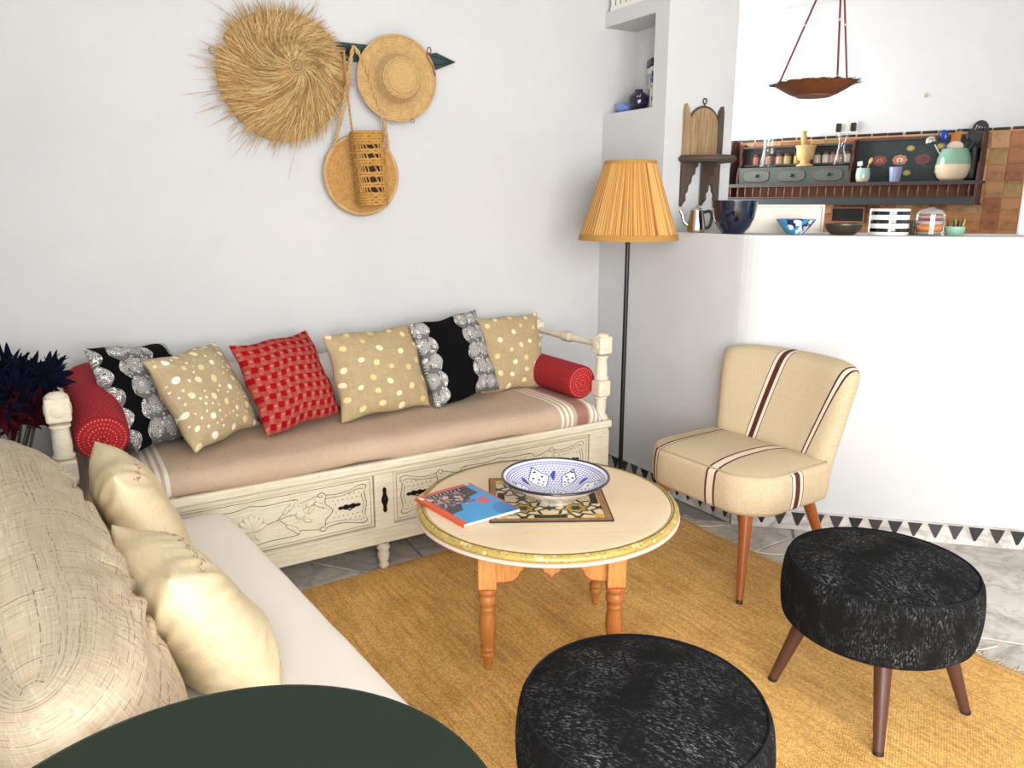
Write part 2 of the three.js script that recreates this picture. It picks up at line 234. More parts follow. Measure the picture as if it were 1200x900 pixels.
// ---------------------------------------------------------------- painted daybed
const DX0 = 0.01, DX1 = 2.115, DZ = -2.63, DB = -3.235;   // post centres left/right, front plane, back plane
{
  const t = thing('daybed', 'carved cream painted wooden daybed with drawers and turned corner posts', 'daybed');
  const f = DZ, cm = M.cream;
  part('frame', uvBox(merge([
    bx(DX0 - 0.03, DX1 + 0.03, 0.112, 0.178, f - 0.045, f + 0.004, 0.006), bx(DX0 - 0.02, DX1 + 0.02, 0.178, 0.186, f - 0.04, f + 0.012, 0.003),
    bx(DX0 - 0.03, DX1 + 0.03, 0.418, 0.452, f - 0.05, f + 0.022, 0.008), bx(DX0 - 0.02, DX1 + 0.02, 0.398, 0.42, f - 0.045, f + 0.008, 0.004),
    bx(DX0 - 0.03, 0.085, 0.18, 0.4, f - 0.045, f + 0.002, 0.004), bx(2.035, DX1 + 0.03, 0.18, 0.4, f - 0.045, f + 0.002, 0.004), bx(1.006, 1.084, 0.18, 0.4, f - 0.045, f + 0.002, 0.004),
    bx(DX0 - 0.028, DX0 + 0.012, 0.112, 0.452, DB + 0.01, f - 0.04, 0.004), bx(DX1 - 0.012, DX1 + 0.028, 0.112, 0.452, DB + 0.01, f - 0.04, 0.004),
    bx(DX0 - 0.03, DX1 + 0.03, 0.112, 0.452, DB, DB + 0.03, 0.004), bx(DX0, DX1, 0.115, 0.13, DB + 0.02, f - 0.03), bx(DX0, DX1, 0.43, 0.45, DB + 0.02, f - 0.03)])), cm, t);
  // turned corner posts
  const blk = (y0, y1, w) => at(box(w, y1 - y0, w, 0.011), 0, (y0 + y1) / 2, 0);
  const postG = () => uvBox(merge([
    lathe([[0, 0.45], [0.034, 0.45], [0.036, 0.458], [0.03, 0.47], [0.022, 0.478], [0.023, 0.49], [0.026, 0.52], [0.025, 0.545], [0.031, 0.55], [0.031, 0.556], [0.02, 0.56], [0, 0.56]], 24), blk(0.558, 0.632, 0.066),
    lathe([[0, 0.63], [0.022, 0.63], [0.031, 0.636], [0.033, 0.645], [0.026, 0.652], [0.028, 0.67], [0.025, 0.71], [0.024, 0.73], [0.03, 0.735], [0.03, 0.741], [0.021, 0.745], [0, 0.75]], 24), blk(0.752, 0.832, 0.07),
    lathe([[0.028, 0.83], [0.03, 0.836], [0.018, 0.844], [0, 0.846]], 20)]), 3);
  const pg = postG();
  for (const x of [DX0, DX1]) for (const z of [f - 0.03, DB + 0.04]) {
    const p = part('post', pg, cm, t); p.position.set(x, 0, z);
    part('medallion', merge([0, 1, 2, 3].map((k) => at(new THREE.SphereGeometry(0.022, 14, 10), Math.sin(k * Math.PI / 2) * 0.034, 0.792, Math.cos(k * Math.PI / 2) * 0.034, 0, k * Math.PI / 2, 0, [1, 1, 0.22]))), cm, p);
  }
  // turned arm rails and low side rails
  for (const x of [DX0, DX1]) {
    const z0 = DB + 0.07, z1 = f - 0.06, Ln = z1 - z0, pts = [];
    for (let i = 0; i <= 40; i++) { const s = i / 40; let r = 0.012 + 0.006 * Math.sin(s * Math.PI); for (const c of [0.06, 0.45, 0.5, 0.55, 0.94]) r += 0.008 * Math.exp(-Math.pow((s - c) / 0.012, 2)); pts.push([r, s * Ln]); }
    part('arm_rail', at(lathe(pts, 16), x, 0.792, z0, Math.PI / 2), cm, t);
    part('side_rail', at(lathe(pts, 16), x, 0.6, z0, Math.PI / 2), cm, t);
  }
  const legG = lathe([[0, 0], [0.014, 0], [0.02, 0.008], [0.021, 0.018], [0.015, 0.024], [0.021, 0.04], [0.025, 0.06], [0.019, 0.078], [0.026, 0.084], [0.026, 0.094], [0.021, 0.1], [0.027, 0.113]], 20);
  for (const x of [0.06, 1.04, 2.06]) for (const z of [f - 0.02, DB + 0.05]) part('leg', legG, cm, t).position.set(x, 0, z);
  // carved drawers: bead, cartouches with stippled ground, shell in the middle, stems with roses and leaves
  const drawer = (x0, x1) => {
    const d = part('drawer', uvBox(bx(x0, x1, 0.19, 0.394, f - 0.04, f - 0.006, 0.003)), cm, t), cx = (x0 + x1) / 2, z = f - 0.006, y = 0.292, lines = [], rel = [], dots = [];
    const ln = (pts, r = 0.0022, seg = 40) => lines.push(tube(pts.map(([a, b]) => [cx + a, y + b, z + 0.0002]), r * 0.62, seg, 5));
    const rl = (pts, r = 0.005, seg = 40) => rel.push(at(new THREE.TubeGeometry(curve(pts.map(([a, b]) => [cx + a, y + b, 0])), seg, r, 6), 0, 0, z, 0, 0, 0, [1, 1, 0.7]));
    const leaf = (a, b, ang, len, wd) => { const g = at(new THREE.SphereGeometry(1, 12, 8), cx + a, y + b, z, 0, 0, ang, [len, wd, 0.006]); rel.push(g); ln([[a - Math.cos(ang) * len, b - Math.sin(ang) * len], [a, b + wd * 0.15], [a + Math.cos(ang) * len, b + Math.sin(ang) * len]], 0.0016, 10); const c = Math.cos(ang), s = Math.sin(ang), el = []; for (let k = 0; k <= 14; k++) { const q = k / 14 * 2 * Math.PI; el.push([a + c * Math.cos(q) * len - s * Math.sin(q) * wd, b + s * Math.cos(q) * len + c * Math.sin(q) * wd]); } ln(el, 0.0013, 24); };
    const hw = (x1 - x0) / 2 - 0.012;
    ln([[-hw, 0.092], [-hw * 0.5, 0.092], [0, 0.092], [hw * 0.5, 0.092], [hw, 0.092]], 0.0016); ln([[-hw, -0.092], [0, -0.092], [hw, -0.092]], 0.0016); ln([[hw, 0.092], [hw, 0], [hw, -0.092]], 0.0016, 10); ln([[-hw, 0.092], [-hw, 0], [-hw, -0.092]], 0.0016, 10);
    for (const s of [-1, 1]) {
      const e = hw - 0.012, m = (p) => p.map(([a, b]) => [s * a, b]);
      const outer = [[e - 0.16, 0.062], [e - 0.12, 0.058], [e - 0.07, 0.064], [e - 0.025, 0.078], [e - 0.004, 0.07], [e - 0.012, 0.045], [e - 0.006, 0.01], [e - 0.006, -0.01], [e - 0.012, -0.045], [e - 0.004, -0.07], [e - 0.025, -0.078], [e - 0.07, -0.066], [e - 0.12, -0.06], [e - 0.16, -0.064]];
      ln(m(outer), 0.0022, 90); rl(m(outer.map(([a, b]) => [a - 0.007 * Math.sign(a - e + 0.1), b * 0.9])), 0.0045, 90); ln(m(outer.map(([a, b]) => [a - 0.012, b * 0.8])), 0.0014, 90);
      ln(m([[e - 0.16, 0.062], [e - 0.175, 0.075], [e - 0.19, 0.068], [e - 0.182, 0.056], [e - 0.172, 0.063]]), 0.0022, 24); ln(m([[e - 0.16, -0.064], [e - 0.175, -0.077], [e - 0.19, -0.07], [e - 0.182, -0.058], [e - 0.172, -0.065]]), 0.0022, 24);
      ln(m([[e - 0.19, 0.066], [e - 0.26, 0.05], [0.16, 0.068], [0.06, 0.066], [0, 0.075]]), 0.002, 60); ln(m([[e - 0.19, -0.068], [e - 0.26, -0.056], [0.16, -0.07], [0.06, -0.07], [0, -0.078]]), 0.002, 60); rl(m([[e - 0.2, 0.058], [e - 0.26, 0.042], [0.16, 0.06], [0.06, 0.058], [0, 0.067]]), 0.004, 60);
      ln(m([[e - 0.16, 0.06], [e - 0.165, 0.03], [e - 0.145, 0.01], [e - 0.14, -0.01], [e - 0.165, -0.035], [e - 0.17, -0.06]]), 0.002, 40); rl(m([[e - 0.168, 0.05], [e - 0.172, 0.025], [e - 0.152, 0.008], [e - 0.15, -0.01], [e - 0.172, -0.03]]), 0.004, 40);
      for (let i = 0; i < 7; i++) for (let j = -3; j <= 3; j++) { const a = e - 0.135 + i * 0.0185 + (j & 1) * 0.009, b = j * 0.0165; if (Math.abs(b) < 0.022 && a > e - 0.125 && a < e - 0.02) continue; if (a > e - 0.022) continue; dots.push(at(new THREE.SphereGeometry(1, 6, 4), cx + s * a, y + b, z + 0.0004, 0, 0, 0, [0.0018, 0.0032, 0.0012])); }
      // stem with rose and leaves
      ln(m([[0.05, -0.006], [0.09, 0.002], [0.13, 0.01], [0.165, 0.008]]), 0.002, 30); ln(m([[0.09, 0.002], [0.12, 0.03], [0.14, 0.045]]), 0.0018, 20); ln(m([[0.1, 0], [0.13, -0.03], [0.15, -0.05]]), 0.0018, 20); ln(m([[0.165, 0.008], [0.2, 0.03], [0.24, 0.035], [e - 0.17, 0.01]]), 0.0018, 30);
      rel.push(at(new THREE.SphereGeometry(1, 14, 10), cx + s * 0.175, y + 0.006, z, 0, 0, 0, [0.02, 0.019, 0.011])); for (let k = 0; k < 3; k++) { const c = []; for (let q = 0; q <= 10; q++) { const w = q / 10 * 5 + k * 2; c.push([s * 0.175 + Math.cos(w) * (0.006 + k * 0.006), 0.006 + Math.sin(w) * (0.006 + k * 0.006)]); } ln(c, 0.0013, 24); }
      for (const [a, b, g, l2, w2] of [[0.145, 0.048, 1.0, 0.022, 0.008], [0.125, 0.032, 0.9, 0.018, 0.007], [0.155, -0.05, -0.9, 0.022, 0.008], [0.135, -0.036, -0.7, 0.018, 0.007], [0.215, 0.042, 0.5, 0.02, 0.009], [0.215, 0.018, 0.9, 0.018, 0.007], [0.245, 0.03, -0.6, 0.02, 0.008], [0.2, -0.022, -0.4, 0.016, 0.007]]) if (a < e - 0.17) leaf(s * a, b, s > 0 ? g : Math.PI - g, l2, w2);
    }
    for (let k = -3; k <= 3; k++) { const a = k * 0.42 + Math.PI / 2; rel.push(at(new THREE.SphereGeometry(1, 10, 8), cx + Math.cos(a) * 0.026, y - 0.02 + Math.sin(a) * 0.034, z, 0, 0, a, [0.032, 0.0125, 0.012])); lines.push(tube([[cx + Math.cos(a + 0.21) * 0.01, y - 0.02 + Math.sin(a + 0.21) * 0.01, z + 0.002], [cx + Math.cos(a + 0.21) * 0.05, y - 0.02 + Math.sin(a + 0.21) * 0.056, z + 0.001]], 0.002, 4, 5)); }
    for (let k = -1; k <= 1; k++) rel.push(at(new THREE.SphereGeometry(1, 10, 8), cx + k * 0.016, y - 0.045, z, 0, 0, k * 0.5, [0.007, 0.018, 0.008]));
    part('carving', merge(rel), cm, d); part('carved_line', merge(lines), M.patina, d); part('stipple', merge(dots), M.patina, d).userData.kind = 'stuff';
    for (const s of [-1, 1]) {
      const hx = cx + s * (hw - 0.085), pts = []; for (let k = 0; k <= 60; k++) { const q = k / 60 * 2 * Math.PI, r = 1 + 0.3 * Math.cos(10 * q); pts.push([hx + Math.cos(q) * 0.046, y + Math.sin(q) * 0.0085 * r]); }
      const h = part('handle', ext(pts, 0.004, 0.001).translate(0, 0, z), M.metalDark, d, 'dark iron drawer pull');
      part('ring', merge([at(new THREE.TorusGeometry(0.0085, 0.0022, 6, 20), hx, y - 0.004, z + 0.006), at(new THREE.SphereGeometry(0.005, 10, 8), hx - 0.027, y, z + 0.005), at(new THREE.SphereGeometry(0.005, 10, 8), hx + 0.027, y, z + 0.005)]), M.metalDark, h);
    }
  };
  drawer(0.088, 1.003); drawer(1.087, 2.032);
  const ep = []; for (let k = 0; k <= 40; k++) { const q = k / 40 * 2 * Math.PI, r = 1 + 0.3 * Math.cos(6 * q); ep.push([1.045 + Math.cos(q) * 0.011 * r, 0.292 + Math.sin(q) * 0.052]); }
  part('escutcheon', merge([ext(ep, 0.005, 0.0012).translate(0, 0, f + 0.002), at(new THREE.SphereGeometry(0.007, 12, 8), 1.045, 0.3, f + 0.007), at(new THREE.SphereGeometry(0.005, 12, 8), 1.045, 0.27, f + 0.007)]), M.metalDark, t, 'dark iron escutcheon between the drawers');
}
// mattress with woven striped cover
{
  const W = 2048, x0 = 0.02, x1 = 2.11;
  T.cover = dataTex(W, 256, (x, y) => {
    const X = lerp(x0, x1, x / W), n = linenNoise(x * 2, y * 2, 4096, 512) * 0.10, m = (fbm(x / 120, y / 90, 17, 3) - 0.47) * 0.06; let c = hex(0xc0a992);
    const band = (a, b, col) => { if (X > a && X < b) c = hex(col); };
    for (const [b, s] of [[2.085, -1], [0.078, 1]]) { const q = (d) => b + s * d; const bd = (d0, d1, col) => band(Math.min(q(d0), q(d1)), Math.max(q(d0), q(d1)), col); bd(0.073, 0.135, 0x9c7069); for (const k of [0.0, 0.024, 0.048]) bd(k, k + 0.014, 0xe6dfd3); for (const k of [0.155, 0.18, 0.205]) bd(k, k + 0.013, 0xe6dfd3); }
    return [c[0] + n + m, c[1] + n + m, c[2] + n + m];
  });
  const prof = []; // cross-section z, y: drapes over the front edge
  const z1 = DZ + 0.012, z0 = DB + 0.04;
  for (const p of [[z1 - 0.004, 0.453], [z1 + 0.004, 0.468], [z1 + 0.006, 0.49], [z1 - 0.002, 0.512], [z1 - 0.025, 0.532], [z1 - 0.07, 0.543], [z1 - 0.16, 0.547], [z1 - 0.3, 0.547], [z0 + 0.08, 0.543], [z0 + 0.02, 0.53], [z0, 0.5], [z0, 0.453]]) prof.push(V(0, p[1], p[0]));
  const cv = new THREE.CatmullRomCurve3(prof, false, 'catmullrom', 0.4), X0 = 0.035, X1 = 2.09;
  const sheet = grid(120, 44, (u, v) => {
    const p = cv.getPoint(v), e = Math.min(u, 1 - u), r = sstep(0, 0.02, e), x = lerp(X0, X1, u), hem = v < 0.16 ? (0.004 * Math.sin(x * 9) + 0.008 * vnoise(x * 5, 3) - 0.002 * x) * (1 - v / 0.16) : 0;
    const wr = 0.006 * (vnoise(x * 7 + p.z * 3, p.z * 9) - 0.5) + 0.003 * (vnoise(x * 22 + p.z * 9, p.z * 30) - 0.5);
    return [x, Math.max(0.4525, (p.y + wr) * (0.3 + 0.7 * r) + 0.453 * 0.7 * (1 - r) + (v > 0.14 ? 0 : hem)), p.z + (v < 0.3 ? wr * 0.6 : 0)];
  }, (u, v) => [(lerp(X0, X1, u) - x0) / (x1 - x0), v * 1.4]);
  const ends = [0, 1].map((s) => grid(1, 24, (u, v) => { const p = cv.getPoint(v); return [s ? X1 : X0, lerp(0.453, 0.453 + (p.y - 0.453) * 0.3, u), p.z]; }, (u, v) => [s ? 0.99 : 0.01, v], !s));
  solo('mattress', merge([sheet, ...ends, bx(X0, X1, 0.452, 0.4535, z0, z1 - 0.004)]), std(0xffffff, 0.95, { map: T.cover, bumpMap: rep(T.linenB, 30, 12), bumpScale: 0.0006, side: THREE.DoubleSide }), 'taupe woven cover with white and rose stripes over the daybed mattress', 'mattress');
}
// ---------------------------------------------------------------- cushions on the daybed
function drawDots(g, w, h, ground, sd, big) {
  seed = sd; g.fillStyle = ground; g.fillRect(0, 0, w, h);
  for (let i = 0; i < 2600; i++) { g.fillStyle = rnd() < 0.5 ? 'rgba(90,70,45,0.13)' : 'rgba(235,220,190,0.13)'; if (rnd() < 0.5) g.fillRect(rnd() * w, rnd() * h, rr(15, 60), 1.3); else g.fillRect(rnd() * w, rnd() * h, 1.3, rr(15, 60)); }
  const pl = [];
  for (let i = 0; i < 900 && pl.length < 95; i++) { const r = pl.length < 30 ? rr(15, 21) : rr(5, 9), x = rr(10, w - 10), y = rr(10, h - 10); if (pl.some(([a, b, c]) => Math.hypot(a - x, b - y) < (pl.length < 30 ? 80 : r + c + 16))) continue; pl.push([x, y, r]); }
  for (const [x, y, r] of pl) { const c = big[Math.floor(rnd() * big.length)]; g.fillStyle = c; g.beginPath(); g.ellipse(x, y, r, r * rr(0.86, 1), rnd() * 3, 0, 7); g.fill(); if (r > 12) { g.fillStyle = 'rgba(255,248,225,0.35)'; for (let k = 0; k < 10; k++) g.fillRect(x + rr(-r, r) * 0.6, y + rr(-r, r) * 0.6, 4, 2.5); } }
}
T.dotsA = canvasTex(512, 512, (g, w, h) => drawDots(g, w, h, '#b3a180', 11, ['#ece2cb', '#efe8d6', '#dfcb98', '#e6d8b0']));
T.dotsB = canvasTex(512, 512, (g, w, h) => drawDots(g, w, h, '#b09c78', 23, ['#e0cc94', '#e6d8ae', '#d9c182', '#e9dcb8']));
function lacePatch(g, w, h, edges) {                   // black ground with bands of white lace, scalloped edges
  g.fillStyle = '#0b0b0d'; g.fillRect(0, 0, w, h);
  for (const [x0, x1, sc] of edges) {
    g.save(); g.beginPath(); const n = 5; g.moveTo(x0 + 14, 0); if (sc & 2) g.lineTo(x1 - 14, 0);
    for (let k = 0; k < n; k++) { const y0 = k / n * h, y1 = (k + 1) / n * h; if (sc & 2) g.quadraticCurveTo(x1 + 42, (y0 + y1) / 2, x1 - 14, y1), 0; }
    if (!(sc & 2)) { g.lineTo(x1, 0); g.lineTo(x1, h); } 
    g.lineTo(x0 + 14, h); if (sc & 1) for (let k = n; k > 0; k--) { const y0 = k / n * h, y1 = (k - 1) / n * h; g.quadraticCurveTo(x0 - 42, (y0 + y1) / 2, x0 + 14, y1); }
    g.closePath(); g.clip(); g.fillStyle = '#6a6968'; g.fillRect(0, 0, w, h); g.lineWidth = 2.6;
    for (let j = 0; j < 6; j++) for (let i = -1; i < 5; i++) {
      const cx = x0 + 40 + i * 84 + (j & 1) * 30, cy = (j + 0.5) / 5 * h - 10; g.strokeStyle = '#dcd9d3';
      for (let r = 8; r < 42; r += 8) { g.beginPath(); for (let q = 0; q <= 40; q++) { const a = q / 40 * Math.PI * 2, R = r * (1 + 0.10 * Math.cos(a * 8)); q ? g.lineTo(cx + Math.cos(a) * R, cy + Math.sin(a) * R) : g.moveTo(cx + R, cy); } g.stroke(); }
      g.lineWidth = 1.6; for (let q = 0; q < 12; q++) { const a = q / 12 * Math.PI * 2; g.beginPath(); g.moveTo(cx + Math.cos(a) * 6, cy + Math.sin(a) * 6); g.lineTo(cx + Math.cos(a) * 34, cy + Math.sin(a) * 34); g.stroke(); } g.lineWidth = 2.2;
    }
    g.strokeStyle = '#f2f0ea'; g.lineWidth = 3.4; for (let k = 0; k < 130; k++) { g.beginPath(); g.arc(x0 - 40 + rnd() * (x1 - x0 + 90), rnd() * h, rr(4, 8), rnd() * 6, rnd() * 6 + 4.5); g.stroke(); }
    g.restore();
  }
}
seed = 3; T.laceA = canvasTex(512, 512, (g, w, h) => lacePatch(g, w, h, [[-60, 20, 2], [84, 300, 3], [450, 520, 1]]));
T.laceB = canvasTex(512, 512, (g, w, h) => lacePatch(g, w, h, [[-60, 82, 2], [300, 500, 1]]));
T.redPat = canvasTex(512, 512, (g, w, h) => {
  g.fillStyle = '#9c443c'; g.fillRect(0, 0, w, h); seed = 41; for (let i = 0; i < 500; i++) { g.fillStyle = i % 2 ? 'rgba(120,44,32,0.55)' : 'rgba(176,84,72,0.5)'; g.fillRect(rnd() * w, rnd() * h, rr(5, 12), rr(4, 9)); }
  g.strokeStyle = '#b5665a'; g.lineWidth = 3.2; for (let k = -12; k < 24; k++) { for (const o of [0, 9]) { g.beginPath(); g.moveTo(k * 58 + o, 0); g.lineTo(k * 58 + 300 + o, h); g.stroke(); g.beginPath(); g.moveTo(k * 58 + o, 0); g.lineTo(k * 58 - 300 + o, h); g.stroke(); } }
  for (let j = 0; j < 10; j++) for (let i = -1; i < 11; i++) { const x = i * 58 + (j & 1) * 29 + 8, y = j * 52 + 10; g.fillStyle = '#980d18'; g.save(); g.translate(x, y); g.rotate(0.1); g.fillRect(-16, -16, 32, 32); g.restore(); g.fillStyle = '#c98270'; g.beginPath(); g.ellipse(x + 29, y, 7, 6, 0, 0, 7); g.fill(); g.fillStyle = '#b9544a'; g.beginPath(); g.arc(x + 29, y, 3, 0, 7); g.fill(); }
  for (let i = 0; i < 1500; i++) { g.fillStyle = rnd() < 0.5 ? 'rgba(70,5,10,0.12)' : 'rgba(235,150,120,0.10)'; g.fillRect(rnd() * w, rnd() * h, rr(3, 12), 1.4); }
});
function cushion(name, label, geo, mat, pos, rot, group) { const o = solo(name, geo, mat, label, 'cushion', pos, 0, group); o.rotation.set(rot[0], rot[1], rot[2], 'YXZ'); return o; }
const cl = (map, c = 0xffffff) => matte(c, { map, bumpMap: rep(T.linenB, 5, 5), bumpScale: 0.0006 });
const R_ = Math.PI / 180;
cushion('throw_cushion', 'black cushion with a broad white lace band beside a red bolster and potted plant', pillowGeo(0.40, 0.40, 0.15, { sd: 2, pinch: 0.06 }), cl(T.laceA), [0.306, 0.732, -3.0], [-31 * R_, 48 * R_, -9 * R_]);
cushion('throw_cushion', 'beige dotted cushion leaning on the black lace cushion next to a red cushion', pillowGeo(0.355, 0.36, 0.15, { sd: 3 }), cl(T.dotsA), [0.476, 0.726, -2.9], [-29 * R_, 38 * R_, 2 * R_]);
cushion('throw_cushion', 'square red patterned cushion between two beige dotted cushions', pillowGeo(0.365, 0.37, 0.15, { sd: 4 }), cl(T.redPat), [0.796, 0.726, -2.955], [-28 * R_, 22 * R_, 2 * R_]);
cushion('throw_cushion', 'wide beige cushion with gold dots between a red and a black lace cushion', pillowGeo(0.42, 0.36, 0.14, { sd: 5 }), cl(T.dotsB), [1.172, 0.724, -2.955], [-22 * R_, 8 * R_, 0 * R_]);
cushion('throw_cushion', 'black velvet cushion with white lace on both sides between two beige dotted cushions', pillowGeo(0.385, 0.385, 0.14, { sd: 6, pinch: 0.06 }), cl(T.laceB), [1.55, 0.737, -2.985], [-20 * R_, 12 * R_, 5 * R_]);
cushion('throw_cushion', 'beige cushion with gold dots beside a red bolster at the pole lamp end', pillowGeo(0.36, 0.36, 0.13, { sd: 7 }), cl(rep(T.dotsB, -1, 1)), [1.875, 0.715, -3.06], [-17 * R_, -2 * R_, 0 * R_]);
cushion('back_pillow', 'plain white pillow against the wall showing left of the red patterned cushion', pillowGeo(0.36, 0.25, 0.10, { sd: 8 }), fabric(0xe6e1d8), [0.62, 0.672, -3.13], [-14 * R_, 0, 0]);
cushion('back_pillow', 'plain white pillow against the wall showing right of the red patterned cushion', pillowGeo(0.34, 0.25, 0.10, { sd: 9 }), fabric(0xe6e1d8), [1.0, 0.672, -3.13], [-14 * R_, 0, 0]);
T.redDot = canvasTex(512, 512, (g, w, h) => { g.fillStyle = '#9c0d1c'; g.fillRect(0, 0, w, h); seed = 9; for (let i = 0; i < 3000; i++) { g.fillStyle = rnd() < 0.5 ? 'rgba(60,0,8,0.14)' : 'rgba(225,60,60,0.10)'; g.fillRect(rnd() * w, rnd() * h, rr(4, 16), 1.3); } for (let j = 0; j < 16; j++) for (let i = 0; i < 16; i++) { g.fillStyle = '#c5604f'; g.beginPath(); g.arc(i * 32 + (j & 1) * 16 + 8, j * 32 + 16, 3.6, 0, 7); g.fill(); } });
T.redEnd = canvasTex(512, 512, (g, w, h) => { g.fillStyle = '#a00d1d'; g.fillRect(0, 0, w, h); for (let k = 1; k < 6; k++) { const n = 8 * k; for (let i = 0; i < n; i++) { const a = (i + 0.5 * (k & 1)) / n * Math.PI * 2, r = k * 46; g.fillStyle = k % 2 ? '#dba08a' : '#c9705c'; g.beginPath(); g.arc(256 + Math.cos(a) * r, 256 + Math.sin(a) * r, 6.5, 0, 7); g.fill(); } } });
{
  const mk = (label, x, y, z, r, Ln, tilt = 0) => {
    const t = thing('bolster', label, 'bolster', [x, y, z]); t.rotation.x = tilt; const n = 48;
    part('roll', grid(n, 30, (u, v) => { const a = u * Math.PI * 2, e = Math.min(v, 1 - v), k = r * (0.9 + 0.1 * Math.sqrt(1 - Math.pow(1 - clamp(e / 0.06), 2))) + 0.0015 * Math.sin(a * 9) * vnoise(v * 9, a) ; return [Math.cos(a) * k, Math.sin(a) * k, lerp(-Ln, 0, v)]; }, (u, v) => [u * 2.2, v * 1.7]), std(0xffffff, 0.85, { map: T.redDot, bumpMap: rep(T.linenB, 8, 8), bumpScale: 0.0006 }), t);
    for (const s of [0, 1]) part('end_panel', grid(n, 8, (u, v) => { const a = u * Math.PI * 2 * (s ? -1 : 1), q = r * 0.9 * v, dz = 0.012 * (1 - v * v) * (v < 0.12 ? v / 0.12 : 1) + 0.0018 * Math.sin(a * 14) * v * (1 - v) * 4; return [Math.cos(a) * q, Math.sin(a) * q, s ? -Ln - dz : dz]; }, (u, v) => [0.5 + Math.cos(u * Math.PI * 2) * v * 0.49, 0.5 + Math.sin(u * Math.PI * 2) * v * 0.49], true), std(0xffffff, 0.85, { map: T.redEnd }), t);
    part('piping', at(new THREE.TorusGeometry(r * 0.925, 0.004, 6, 48), 0, 0, -0.004), std(0x7d0a16, 0.8), t); part('button', at(new THREE.SphereGeometry(0.011, 14, 8), 0, 0, 0.002, 0, 0, 0, [1, 1, 0.5]), std(0x8a0b18, 0.8), t);
  };
  mk('red bolster with small dots lying under the arm rail beside the pole lamp', 2.035, 0.622, -2.70, 0.077, 0.44);
  mk('red bolster with small dots beside the turned post next to the potted plant', 0.122, 0.668, -2.705, 0.082, 0.46, 0.22);
}
